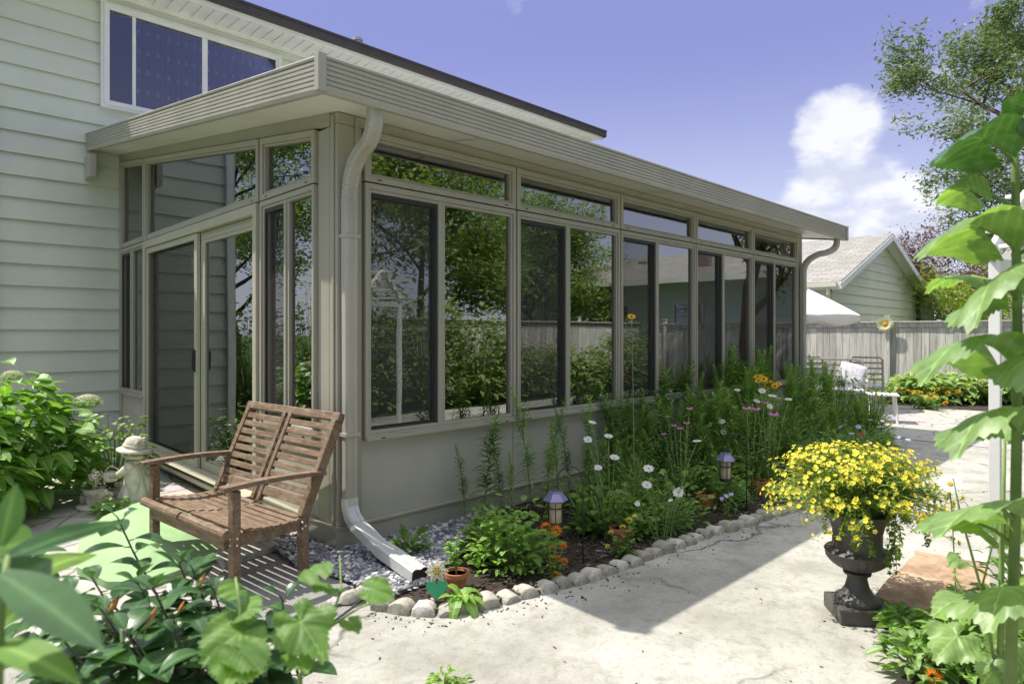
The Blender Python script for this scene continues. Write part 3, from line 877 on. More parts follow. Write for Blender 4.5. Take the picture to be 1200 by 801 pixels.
for (xa, xb) in ((.012, .07), (SL - .07, SL - .012)): kw += [(xa, xb, .25, 1.10), (xa, xb, 4.05, 5.03)]
kw.append((SL - .068, SL - .014, 1.12, 4.04))
for q in kw:
    mb = MB(); mb.box(*q, .175, .70); mb.build('knee_wall', M['clay_panel'], sun, bevel=.003)
mb = MB(); mb.box(.18, SL - .20, .03, .075, .17, .695); mb.build('knee_wall_core', M['clay'], sun)
mb = MB()
mb.box(-.012, SL + .012, -.014, .05, .025, .165); mb.box(-.02, SL + .02, -.022, .05, .158, .176)
mb.box(-.012, .05, .052, 5.12, .025, .165); mb.box(-.02, .05, .052, 5.12, .158, .176)
mb.box(SL - .05, SL + .012, .052, 5.12, .025, .165)
mb.build('base_skirt', M['clay'], sun, bevel=.003)
mb = MB(); mb.box(.06, SL - .06, .08, 5.11, .03, .155); mb.build('floor', M['floor_in'], sun)

def rect(x0, z0, x1, z1): return [(x0, z0), (x1, z0), (x1, z1), (x0, z1)]
def slider_unit(w, z0, z1, sashx, parent, loc, rz, screen_left=True):
    f = MB()
    t = .036
    f.ring(rect(.008, z0, w - .008, z1), rect(t, z0 + t, w - t, z1 - t), -.028, .06)
    f.ring(rect(t, z0 + t, w - t, z1 - t), rect(t + .022, z0 + t + .026, w - t - .022, z1 - t - .022), -.016, .058)
    f.box(.008, w - .008, -.042, -.028, z0 - .004, z0 + .022)
    f.box(sashx - .004, sashx + .03, -.022, .05, z0 + t, z1 - t)
    f.box(sashx + .03, sashx + .062, -.012, .052, z0 + t, z1 - t)
    o = f.build('window', M['clay'], parent, bevel=.0035, loc=loc); o.rotation_euler = (0, 0, rz)
    a = t + .02
    g = MB(); g.box(a, sashx, .030, .034, z0 + a, z1 - a); g.build('pane', M['glass'], o)
    g = MB(); g.box(sashx + .06, w - a, .012, .016, z0 + a, z1 - a); g.build('pane', M['glass'], o)
    s = MB()
    s.ring(rect(a, z0 + a, sashx, z1 - a), rect(a + .008, z0 + a + .02, sashx - .028, z1 - a - .03), -.006, .012)
    sf = s.build('screen_frame', M['black'], o)
    g = MB(); g.add([(a, .003, z0 + a), (sashx, .003, z0 + a), (sashx, .003, z1 - a), (a, .003, z1 - a)], [(0, 1, 2, 3)]); g.build('screen', M['screen'], o)
    h = MB()
    for xx in (.12, w - .14): h.box(xx, xx + .03, -.0445, -.0415, z0 + .005, z0 + .013)
    h.build('weep_hole', M['black'], o)
    return o
def transom_unit(corners, t, parent, loc, rz):
    # corners: BL, BR, TR, TL in local x, z
    (x0, z0), (x1, _), (_, zr), (_, zl) = corners
    def inset(d):
        s = (zr - zl) / (x1 - x0)
        return [(x0 + d, z0 + d), (x1 - d, z0 + d), (x1 - d, zr - s * d - d), (x0 + d, zl + s * d - d)]
    f = MB()
    f.ring(inset(.006), inset(t), -.026, .06)
    f.ring(inset(t), inset(t + .018), -.012, .056)
    o = f.build('transom_window', M['clay'], parent, bevel=.0035, loc=loc); o.rotation_euler = (0, 0, rz)
    q = inset(t + .014)
    g = MB(); g.add([(x, .02, z) for x, z in q] + [(x, .024, z) for x, z in q], [(0, 1, 2, 3), (7, 6, 5, 4)]); g.build('pane', M['glass'], o)
    h = MB()
    for xx in (x0 + .1, x1 - .13): h.box(xx, xx + .03, -.0285, -.0255, z0 + .020, z0 + .028)
    h.build('weep_hole', M['black'], o)
    return o
w0 = slider_unit(BAY, .70, 2.378, .615, sun, (B0, 0, 0), 0)
t0 = transom_unit([(0, 2.382), (BAY, 2.382), (BAY, 2.725), (0, 2.725)], .046, sun, (B0, 0, 0), 0)
def dupchild(o, parent, loc, rz):
    c = o.copy(); COL.objects.link(c); c.parent = parent; c.location = loc; c.rotation_euler = (0, 0, rz)
    for ch in list(o.children):
        d = ch.copy(); COL.objects.link(d); d.parent = c
    return c
for k in range(1, 5):
    dupchild(w0, sun, (B0 + BAY * k, 0, 0), 0); dupchild(t0, sun, (B0 + BAY * k, 0, 0), 0)
# end walls: local x runs towards -Y on the near end (rz = -90), towards +Y on the far end (rz = +90)
def endwall(xw, sgn):
    rz = -PI / 2 if sgn < 0 else PI / 2
    def L(ya, yb):     # local placement for the span ya..yb
        return ((xw, yb, 0) if sgn < 0 else (xw, ya, 0)), yb - ya
    for ya, yb, sash in ((.25, 1.105, .40), (4.05, 5.03, .46)):
        loc, w = L(ya, yb)
        slider_unit(w, .70, 2.378, sash, sun, loc, rz)
    for ya, yb in ((.25, 1.105), (1.125, 4.03), (4.05, 5.03)):
        loc, w = L(ya, yb)
        zl, zr = (zs(yb) - .095, zs(ya) - .095) if sgn < 0 else (zs(ya) - .095, zs(yb) - .095)
        transom_unit([(0, 2.382), (w, 2.382), (w, zr), (0, zl)], .05, sun, loc, rz)
    loc, w = L(1.125, 4.03)
    return loc, w, rz
loc, w, rz = endwall(0.0, -1)
# sliding patio door: cream frame, dark screened leaf on the left, glazed leaf on the right
f = MB()
f.ring(rect(.01, .10, w - .01, 2.378), rect(.075, .15, w - .075, 2.30), -.04, .07)
f.box(.0, w, -.10, -.04, .095, .13); f.box(.0, w, -.14, .0, .178, .186); f.box(.02, w - .02, -.055, -.04, .13, .15)
door = f.build('sliding_door', M['cream'], sun, bevel=.004, loc=loc); door.rotation_euler = (0, 0, rz)
mid = 1.60
f = MB(); f.ring(rect(.08, .155, mid - .0, 2.295), rect(.13, .25, mid - .075, 2.24), -.025, .005)
lf = f.build('screen_leaf', M['cream'], door, bevel=.004)
g = MB(); g.add([(.125, -.012, .245), (mid - .07, -.012, .245), (mid - .07, -.012, 2.245), (.125, -.012, 2.245)], [(0, 1, 2, 3)]); g.build('screen', M['screen'], door)
g = MB(); g.box(.125, mid - .07, .030, .036, .245, 2.245); g.build('pane', M['glass'], door)
f = MB(); f.ring(rect(mid + .0, .155, w - .078, 2.295), rect(mid + .10, .26, w - .17, 2.20), .008, .05); f.box(mid + .06, w - .1, .0, .008, 2.23, 2.27)
rl = f.build('glazed_leaf', M['cream'], door, bevel=.004)
g = MB(); g.box(mid + .09, w - .16, .026, .032, .25, 2.21); g.build('pane', M['glass'], door)
h = MB(); h.box(mid - .05, mid - .03, -.045, -.025, 1.05, 1.25); h.bar((mid - .04, -.05, 1.07), (mid - .04, -.05, 1.23), .014, .014); h.build('handle', M['black'], door, bevel=.003)
locf, wf_, rzf = endwall(SL, 1)
slider_unit(wf_ / 2 - .002, .70, 2.378, wf_ / 4 - .03, sun, (SL, 1.125, 0), rzf)
slider_unit(wf_ / 2 - .002, .70, 2.378, wf_ / 4 - .03, sun, (SL, 1.125 + wf_ / 2, 0), rzf)

# corrugated rectangular downspouts
def rsect(hw, hd, rib=0.0):
    return [(-hw, -hd), (hw, -hd), (hw, hd), (-hw, hd)]
def spout(pts, w, d, parent, name, mat, crimp=()):
    # rectangular tube whose wide face stays along X
    mb = MB(); vs = []; fs = []
    P = [Vector(p) for p in pts]
    n = 12
    sec = []
    for i in range(n):
        pass
    rx = w / 2; ry = d / 2; c = .010
    sec = [(-rx + c, -ry), (-rx * .3, -ry), (-rx * .22, -ry + .005), (rx * .22, -ry + .005), (rx * .3, -ry), (rx - c, -ry), (rx, -ry + c), (rx, ry - c), (rx - c, ry), (-rx + c, ry), (-rx, ry - c), (-rx, -ry + c)]
    n = len(sec)
    for i, p in enumerate(P):
        t = (P[min(i + 1, len(P) - 1)] - P[max(i - 1, 0)]).normalized()
        X = Vector((1, 0, 0)); X = (X - t * X.dot(t)).normalized()
        Y = t.cross(X) * -1
        k_ = 1.07 if (i in crimp and i % 2) else 1.0
        for a, b in sec: vs.append(p + X * a * k_ + Y * b * k_)
    for i in range(len(P) - 1):
        for k in range(n): fs.append((i * n + k, i * n + (k + 1) % n, (i + 1) * n + (k + 1) % n, (i + 1) * n + k))
    mb.add(vs, fs)
    return mb.build(name, mat, parent)
def elbow_pts(p0, p1, p2, n=12):
    out = []
    for i in range(n + 1):
        t = i / n
        out.append(p0 * (1 - t) ** 2 + p1 * 2 * t * (1 - t) + p2 * t * t)
    return out
def downspout(x_top, x_wall, extend):
    A = Vector((x_top, -.36, zs(-.36) - .01))
    pts = [A, A + Vector((0, 0, -.05))]
    Mid = Vector(((x_top + x_wall) / 2, -.21, 2.52))
    pts += elbow_pts(A + Vector((0, 0, -.05)), A + Vector((0, 0, -.18)), Mid, 26)[1:]
    B = Vector((x_wall, -.045, 2.36))
    pts += elbow_pts(Mid, Vector((x_wall, -.045, 2.44)) , B + Vector((0, 0, -.12)), 26)[1:]
    # crimps
    for i in range(3, len(pts) - 1):
        pass
    pts += [Vector((x_wall, -.045, 1.2)), Vector((x_wall, -.045, .34 if extend else .12))]
    ds = spout(pts, .088, .066, sun, 'downspout', M['gutter'], range(4, 54))
    for z in (.75, 2.0):
        m = MB(); m.box(x_wall - .052, x_wall + .052, -.085, .001, z, z + .022); m.build('bracket', M['gutter'], ds)
    return ds
downspout(.045, .062, True)
downspout(7.66, 7.27, False)
ext = [Vector((.062, -.045, .36)), Vector((.062, -.05, .30)), Vector((.062, -.08, .245)), Vector((.062, -.14, .205)), Vector((.055, -.45, .115))]
spout(ext, .094, .072, sun, 'downspout_elbow', M['galv'])
spout([Vector((.056, -.42, .128)), Vector((.05, -.80, .072))], .102, .080, sun, 'downspout_outlet', M['galv'])
mb = MB(); mb.box(.004, .096, -.803, -.80, .034, .105); mb.build('outlet_painted_shadow', M['black'], sun)  # black plate paints the shade inside the outlet mouth
# vertical guard beside the corner
mb = MB(); mb.box(.125, .145, -.012, -.001, .178, 2.79); mb.box(-.012, -.001, .03, .05, .178, 2.78); mb.build('corner_trim', M['clay'], sun, bevel=.003)

# ================================================================ INSIDE THE SUNROOM
def wreath():
    mb = MB(); random.seed(5)
    for i in range(170):
        a = random.uniform(0, 2 * PI); r = .21 + random.gauss(0, .03)
        c = Vector((math.cos(a) * r, -random.uniform(0, .07), math.sin(a) * r))
        mb.leaf(c, Vector((math.cos(a + 1.2), random.uniform(-.6, 0), math.sin(a + 1.2))), (0, -1, 0), .07, .02, 0, 2)
    o = mb.build('wreath', M['wreath'])
    o.location = (3.5, HY - .04, 1.72)
    return tag(o, 'dark twig wreath hanging on the siding inside the sunroom', 'wreath')
wreath()
def rattan_chair(loc, rz, lab):
    t = thing('indoor_chair', lab, 'chair', loc, rz, 'round backed chairs inside the sunroom')
    mb = MB()
    mb.tube([(.30 * math.cos(a), .28, .75 + .42 * math.sin(a)) for a in [PI * i / 16 for i in range(17)]], .016, 6)
    for k in range(-4, 5):
        x = k * .06; mb.tube([(x, .28, .42), (x, .28, .75 + .42 * math.sqrt(max(0, 1 - (x / .3) ** 2)))], .006, 5)
    mb.bar((-.3, .28, .44), (.3, .28, .44), .02, .03); mb.tube([(-.3, .28, .75), (-.3, .28, .44)], .016, 6); mb.tube([(.3, .28, .75), (.3, .28, .44)], .016, 6)
    mb.build('backrest', M['black'], t)
    mb = MB(); mb.prism([(.32 * math.cos(2 * PI * i / 20), .02 + .30 * math.sin(2 * PI * i / 20)) for i in range(20)], .42, .50); mb.build('seat', M['cushion'], t, bevel=.015)
    for sx in (-1, 1):
        for sy in (-1, 1):
            mb = MB(); mb.tube([(sx * .22, .02 + sy * .2, .42), (sx * .26, .02 + sy * .25, 0)], .013, 6); mb.build('leg', M['black'], t)
    return t
rattan_chair((2.0, 1.2, .156), R(160), 'black round backed chair just inside the second window')
rattan_chair((3.3, 2.2, .156), R(200), 'black round backed chair deeper in the sunroom by the potted fig')
def potted(loc, lab, h=1.0, name='potted_plant', leafm='l_dark', n=70, r=.35, pot=.15, L=.16, cat='potted plant'):
    t = thing(name, lab, cat, loc)
    mb = MB(); mb.lathe([(pot * .7, 0), (pot * .95, pot * 1.5), (pot * 1.08, pot * 1.5), (pot * 1.08, pot * 1.8), (pot * .95, pot * 1.8), (pot * .9, pot * 1.6), (0, pot * 1.6)], 20); mb.build('pot', M['terracotta'], t, smooth=True, autos=35)
    mb = MB(); st = MB()
    for k in range(5):
        a = random.uniform(0, 6.28); q = Vector((math.cos(a) * r * .5, math.sin(a) * r * .5, h)); st.tube([(0, 0, pot * 1.5), q * .5 + Vector((0, 0, pot * .7)), q], [.008, .007, .003], 5)
    for i in range(n):
        z = random.uniform(.35, 1) ; a = random.uniform(0, 6.28); rr = r * random.uniform(.1, .75)
        c = Vector((math.cos(a) * rr, math.sin(a) * rr, pot * 1.5 + (h - pot * 1.5) * z))
        mb.leaf(c, (math.cos(a), math.sin(a), random.uniform(-.1, .9)), (0, 0, 1), L * random.uniform(.7, 1.2), L * .38, .35, 4)
    st.build('stem', M['stem_dark'], t); mb.build('foliage', M[leafm], t)
    return t
potted((4.1, 1.0, .156), 'leafy green plant in a terracotta pot inside the third window', 1.2)
t = thing('indoor_table', 'round white topped table inside the sunroom', 'table', (5.2, 2.0, .156))
mb = MB(); mb.lathe([(0, .70), (.5, .70), (.52, .715), (.52, .735), (.5, .745), (0, .745)], 32); mb.build('tabletop', M['white_plastic'], t, smooth=True, autos=30)
mb = MB(); mb.lathe([(.26, 0), (.26, .02), (.05, .05), (.03, .1), (.03, .7)], 20); mb.build('pedestal', M['white_plastic'], t, smooth=True, autos=35)

# ================================================================ FENCES
def fence(name, x, y0, y1, h, lab):
    # boards in the plane X = x, facing -X
    t = thing(name, lab, 'fence', (x, y0, 0))
    mb = MB(); y = 0; L = y1 - y0
    random.seed(3)
    while y < L - .02:
        w = .138; j = random.uniform(-.004, .004)
        mb.box(j, .02 + j, y, y + w, .03, h - .16 + random.uniform(-.006, .006)); y += w + random.uniform(.003, .012)
    mb.build('board_panel', M['fence'], t)
    mb = MB(); mb.box(-.02, .0, -.0, L, h - .125, h - .03); mb.box(-.07, .09, -.02, L + .02, h - .03, h); mb.box(.0, .03, 0, L, h - .16, h - .03)
    mb.build('cap_rail', M['fence'], t, bevel=.004)
    y = .3
    while y < L:
        mb = MB(); mb.box(-.06, .0, y - .045, y + .045, 0, h + .10); mb.box(-.072, .012, y - .057, y + .057, h + .10, h + .13); mb.build('post', M['fence'], t, bevel=.004); y += 2.4
    return t
FX = 14.1
fence('wooden_fence', FX, .75 - .3 - 7.2, 9.0, 1.66, 'weathered grey board fence with cap rail behind the hostas')
fb = fence('wooden_fence', 0, 0, 26, 1.7, 'weathered grey board fence running along behind the camera')
fb.location = (14.1, -7.4, 0); fb.rotation_euler = (0, 0, PI / 2)

# sunflower ornament on the fence post
t = thing('sunflower_ornament', 'cream metal sunflower ornament hung on the grey fence post', 'ornament', (FX - .10, .78, 1.60))
t.rotation_euler = (0, 0, PI / 2 * 0)
mb = MB()
for ringn, (n, r0, L) in enumerate(((16, .07, .12), (16, .05, .10))):
    for i in range(n):
        a = 2 * PI * (i + ringn * .5) / n; d = Vector((-.25 - .2 * ringn, math.cos(a), math.sin(a)))
        mb.leaf(Vector((-.01 - .01 * ringn, math.cos(a) * r0, math.sin(a) * r0)), d, (-1, 0, 0), L, .055, 0, 3)
mb.build('petals', M['p_cream'], t)
mb = MB(); mb.ball((-.015, 0, 0), .075, 14, 8, sq=(.4, 1, 1)); mb.build('centre', M['yellow_c'], t, smooth=True)

# ================================================================ GARAGE BEYOND THE FENCE
GY = 2.15; gx0, gx1 = 14.6, 22.1; gap = (gx0 + gx1) / 2 - .1
gar = thing('garage', 'neighbour garage with pale green gable and brown shingle roof behind the fence', 'garage')
ez, az = 2.72, 4.12
def gclip(z):
    if z <= ez: return (gx0, gx1)
    f = (z - ez) / (az - ez)
    return (gx0 + (gap - gx0) * f, gx1 - (gx1 - gap) * f)
mb = MB(); siding_wall(mb, gx0, gx1, 0, az - .02, GY, .24, gclip)
mb.add([(gx0, GY, 0), (gx1, GY, 0), (gx1, GY, ez), (gap, GY, az), (gx0, GY, ez), (gx0, GY + 7, 0), (gx1, GY + 7, 0), (gx1, GY + 7, ez), (gap, GY + 7, az), (gx0, GY + 7, ez)],
       [(0, 1, 2, 3, 4), (9, 8, 7, 6, 5), (0, 4, 9, 5), (1, 6, 7, 2)])
mb.build('wall', M['siding_g'], gar)
o = .42
mb = MB()
def slab(a, b, th, y0, y1, mi=0):
    (xa, za), (xb, zb_) = a, b
    n = Vector((-(zb_ - za), 0, xb - xa)).normalized() * th
    if n.z < 0: n = -n
    mb.add([(xa, y0, za), (xb, y0, zb_), (xb, y1, zb_), (xa, y1, za), (xa + n.x, y0, za + n.z), (xb + n.x, y0, zb_ + n.z), (xb + n.x, y1, zb_ + n.z), (xa + n.x, y1, za + n.z)],
           [(0, 1, 2, 3), (7, 6, 5, 4), (0, 4, 5, 1), (1, 5, 6, 2), (2, 6, 7, 3), (3, 7, 4, 0)], mi)
sL = (az - ez) / (gap - gx0); sR = (az - ez) / (gx1 - gap)
PL = (gx0 - o, ez - sL * o + .02); PA = (gap, az + .02); PR = (gx1 + o, ez - sR * o + .02); PE = (gx1 + o + .35, 0.9)
slab(PL, PA, .05, GY - .38, GY + 7.4); slab(PA, PR, .05, GY - .38, GY + 7.4); slab(PR, PE, .05, GY - .38, GY + 7.4)
rg = mb.build('roof', M['shingle'], gar)
mb = MB()
slab((PL[0], PL[1] - .14), (PA[0], PA[1] - .14), .15, GY - .405, GY - .375); slab((PA[0], PA[1] - .14), (PR[0] - .02, PR[1] - .14), .15, GY - .405, GY - .375)
slab((PR[0] - .16, PR[1] - .05), (PE[0] - .16, PE[1]), .16, GY - .405, GY - .375)
slab((PL[0], PL[1] - .02), (PA[0], PA[1] - .02), .015, GY - .375, GY - .03); slab((PA[0], PA[1] - .02), (PR[0], PR[1] - .02), .015, GY - .375, GY - .03); slab((PR[0] - .05, PR[1]), (PE[0] - .05, PE[1]), .015, GY - .375, GY - .03)
mb.box(PL[0] - .03, PL[0] + .02, GY - .40, GY + 7.4, PL[1] - .14, PL[1] + .03)
mb.build('fascia', M['white'], gar)
mb = MB(); mb.box(PL[0] - .12, PL[0] - .03, GY - .3, GY + 7.2, PL[1] - .08, PL[1] + .02)
mb.tube([(PL[0] - .07, GY - .1, PL[1] - .08), (PL[0] - .05, GY - .1, PL[1] - .25), (gx0 - .05, GY - .02, PL[1] - .45), (gx0 - .05, GY - .02, .5)], .04, 8)
mb.build('gutter', M['siding_g'], gar)
mb = MB(); mb.bar((17.0, 4.6, 3.62), (17.9, 4.4, 3.98), .26, .12); mb.build('roof_vent', M['darkroof'], rg)

# ================================================================ NEIGHBOUR HOUSE (right, also mirrored in the windows)
nb = thing('neighbour_house', 'neighbour bungalow with grey siding and low shingle roof beyond the fence at far right', 'house', (16.6, -1.4, 0))
mb = MB()
mb.T = Matrix.Rotation(-PI / 2, 4, 'Z')        # local x -> -Y, facing -X
siding_wall(mb, 0, 13.5, 0, 3.12, 0, .24)
mb.T = None
mb.box(0, 8, -13.5, 0, 0, 3.1)
mb.build('wall', M['siding_n'], nb)
mb = MB()
mb.add([(-.6, .4, 3.12), (-.6, -14, 3.12), (4, -14, 4.5), (4, .4, 4.5), (8.6, .4, 3.12), (8.6, -14, 3.12)], [(0, 3, 2, 1), (3, 4, 5, 2)])
mb.add([(-.6, .4, 3.02), (-.6, -14, 3.02), (4, -14, 4.4), (4, .4, 4.4), (8.6, .4, 3.02), (8.6, -14, 3.02)], [(0, 1, 2, 3), (3, 2, 5, 4)])
mb.build('roof', M['shingle'], nb)
mb = MB(); mb.box(-.68, -.60, -14, .4, 2.98, 3.16); mb.box(-.6, 0, -14, .4, 2.995, 3.015)
mb.add([(-.6, .42, 2.98), (4, .42, 4.36), (8.6, .42, 2.98), (8.6, .42, 3.15), (4, .42, 4.53), (-.6, .42, 3.15)], [(0, 1, 4, 5), (1, 2, 3, 4)])
mb.build('fascia', M['white'], nb)
for yy in (-5.2, -8.0, -11.2):
    mb = MB(); mb.T = Matrix.Translation((0, yy, 0)) @ Matrix.Rotation(-PI / 2, 4, 'Z')
    mb.ring(rect(0, 1.3, 1.1, 2.4), rect(.08, 1.38, 1.02, 2.32), -.07, -.01); mb.box(.52, .58, -.06, -.01, 1.38, 2.32)
    wn_ = mb.build('window', M['white'], nb)
    mb = MB(); mb.T = Matrix.Translation((0, yy, 0)) @ Matrix.Rotation(-PI / 2, 4, 'Z'); mb.box(.07, 1.03, -.035, -.028, 1.37, 2.33); mb.build('pane', M['glass_dark'], wn_)
for xx, yy in ((1.0, -6.0), (2.6, -9.5)):
    mb = MB(); mb.box(xx, xx + .25, yy, yy + .4, 3.3, 4.2); mb.build('chimney', M['purple_wall'], nb)

# ================================================================ BENCH
def make_bench():
    # local frame: +y along the bench, -x is the front; origin on the ground at the front right leg
    t = thing('garden_bench', 'two seat weathered wooden slatted bench standing by the sunroom corner', 'bench', (-.745, -.269, 0), R(5.7))
    W_, D_ = 1.0, .42
    H_SEAT, H_ARM, H_BACK = .385, .60, .905
    def leg(m): return m
    for y in (0, W_):
        mb = MB(); mb.box(-.022, .022, y - .028, y + .028, 0, H_ARM - .02)
        o = mb.build('leg', M['wood'], t, bevel=.004)
        mb = MB(); mb.bar((D_ - .015, y, 0), (D_ - .02, y, .36), .056, .044, up=(1, 0, 0)); mb.bar((D_ - .02, y, .355), (D_ + .225, y, H_BACK), .044, .058, up=(1, 0, 0)); mb.build('leg', M['wood'], t, bevel=.004)
        # arm, slightly curved
        mb = MB(); yy = y + (-.012 if y == 0 else .012)
        vs = []; N = 10
        for i in range(N + 1):
            f = i / N; x = -.075 + f * (D_ + .19); z = H_ARM + .012 * math.sin(PI * f) - .012 * f
            hw = .034 - .006 * f
            vs += [(x, yy - hw, z - .014), (x, yy + hw, z - .014), (x, yy + hw, z + .012), (x, yy - hw, z + .012)]
        fs = [(3, 2, 1, 0), (4 * N, 4 * N + 1, 4 * N + 2, 4 * N + 3)]
        for i in range(N):
            a = 4 * i
            for k in range(4): fs.append((a + k, a + (k + 1) % 4, a + 4 + (k + 1) % 4, a + 4 + k))
        mb.add(vs, fs); mb.build('armrest', M['wood'], t, bevel=.004)
        mb = MB(); mb.box(.0, D_, y - .014, y + .014, .29, .355); mb.build('side_rail', M['wood'], t, bevel=.003)
    mb = MB()
    mb.box(-.040, -.012, .03, W_ - .03, .275, .35); mb.box(D_ - .03, D_, .03, W_ - .03, .28, .34); mb.box(.0, D_, W_ / 2 - .035, W_ / 2 + .035, .31, .352)
    mb.build('seat_frame', M['wood'], t, bevel=.003)
    def zseat(x): return .372 - .03 * (x / D_) - .018 * math.sin(PI * min(1, max(0, x / D_)))
    for sec in ((.0 - .03, W_ / 2 - .012), (W_ / 2 + .012, W_ + .03)):
        mb = MB()
        mb.tube([(-.052, sec[0], .365), (-.052, sec[1], .365)], .026, 10)
        x = -.012
        for k in range(8):
            w = .040; z = zseat(x + w / 2)
            y0, y1 = sec
            if k > 6 or k == 0: y0, y1 = (sec[0] + .06 if sec[0] < .1 else sec[0]), (sec[1] - .06 if sec[1] > .9 else sec[1])
            mb.box(x, x + w, y0, y1, z, z + .018); x += .0545
        mb.build('seat', M['wood'], t, bevel=.004)
    # backrest panels lean back
    ang = math.atan2(.245, H_BACK - .355)
    def bp(s, off=0.0): return (D_ - .025 + math.sin(ang) * s - off * math.cos(ang), .355 + math.cos(ang) * s + off * math.sin(ang))
    for (y0, y1) in ((.03, W_ / 2 - .015), (W_ / 2 + .015, W_ - .03)):
        mb = MB()
        for yy in ((y1 - .018) if y0 < .1 else (y0 + .018),):
            a = bp(.02, .012); b = bp(.585, .012); mb.bar((a[0], yy, a[1]), (b[0], yy, b[1]), .036, .03, up=(1, 0, 0))
        for k in range(9):
            s = .085 + k * .055
            a = bp(s, .012)
            mb.bar((a[0], y0 - .008, a[1]), (a[0], y1 - .0, a[1]), .016, .036 if k else .055, up=(math.sin(ang), 0, math.cos(ang)))
        mb.build('backrest', M['wood'], t, bevel=.003)
    mb = MB(); a = bp(.595, .0); mb.bar((a[0], -.035, a[1]), (a[0], W_ + .035, a[1]), .045, .05, up=(math.sin(ang), 0, math.cos(ang))); mb.build('top_rail', M['wood'], t, bevel=.006)
    mb = MB()
    for y in (0, W_):
        for z in (.30, .335): mb.ball((-.023, y, z), .007, 8, 5, sq=(.5, 1, 1)); mb.ball((D_ - .04, y - .03 if y == 0 else y + .03, z), .007, 8, 5)
        for x, z in ((-.0, .30), (-.0, .335), (D_ - .02, .31)): mb.ball((x, y - .030 if y == 0 else y + .030, z), .007, 8, 5, sq=(1, .5, 1))
    mb.build('bolt', M['galv'], t, smooth=True)
make_bench()

# ================================================================ MATS ON THE GROUND
def heightfield(poly, h, mat, name, mound, n=40):
    xs = [p[0] for p in poly]; ys = [p[1] for p in poly]
    c = Vector((sum(xs) / len(xs), sum(ys) / len(ys), 0))
    N = len(poly); fine = []
    for i in range(N):
        a = Vector((*poly[i], 0)); b = Vector((*poly[(i + 1) % N], 0))
        for k in range(8): fine.append(a.lerp(b, k / 8))
    vs = []; fs = []; K = 12; m = len(fine)
    for j in range(K + 1):
        f = 1 - j / K
        for p in fine:
            q = c + (p - c) * f
            z = h * (1 - .15 * f ** 6) + mound * (1 - f * f) ** 1.3 + .006 * math.sin(q.x * 9 + q.y * 5) * (1 - f)
            vs.append((q.x, q.y, z))
    for p in fine: vs.append((p.x, p.y, .002))
    for j in range(K):
        for k in range(m): fs.append((j * m + k, j * m + (k + 1) % m, (j + 1) * m + (k + 1) % m, (j + 1) * m + k))
    b = (K + 1) * m
    for k in range(m): fs.append((b + k, b + (k + 1) % m, (k + 1) % m, k))
    fs.append(tuple((b + k) for k in range(m))[::-1])
    mb = MB(); mb.add(vs, fs)
    return mb.build(name, mat, smooth=True, autos=50)
pm = [G(92, 640), G(120, 612), G(165, 590), G(236, 585), G(262, 600), G(258, 655), G(232, 668), G(172, 690), G(125, 690), G(90, 672)]
o = heightfield([(p.x, p.y) for p in pm], .05, M['greenmat'], 'outdoor_mat', .10)
tag(o, 'pale green outdoor mat lying humped over the step behind the bench', 'mat')
pm = [G(262, 668), G(330, 642), G(430, 700), G(392, 728), G(330, 752), G(250, 715)]
mb = MB(); mb.prism([(p.x, p.y) for p in pm][::-1], .003, .012); o = mb.build('woven_mat', M['weave'], bevel=.003)
tag(o, 'grey woven mat on the ground in front of the bench', 'mat')
pm = [G(245, 650), G(318, 626), G(338, 642), G(262, 668)]
mb = MB(); mb.prism([(p.x, p.y) for p in pm][::-1], .0, .05); o = mb.build('paving_slab', M['concrete_stone'], bevel=.008)
tag(o, 'pale concrete paving slab under the back legs of the bench', 'paving slab')

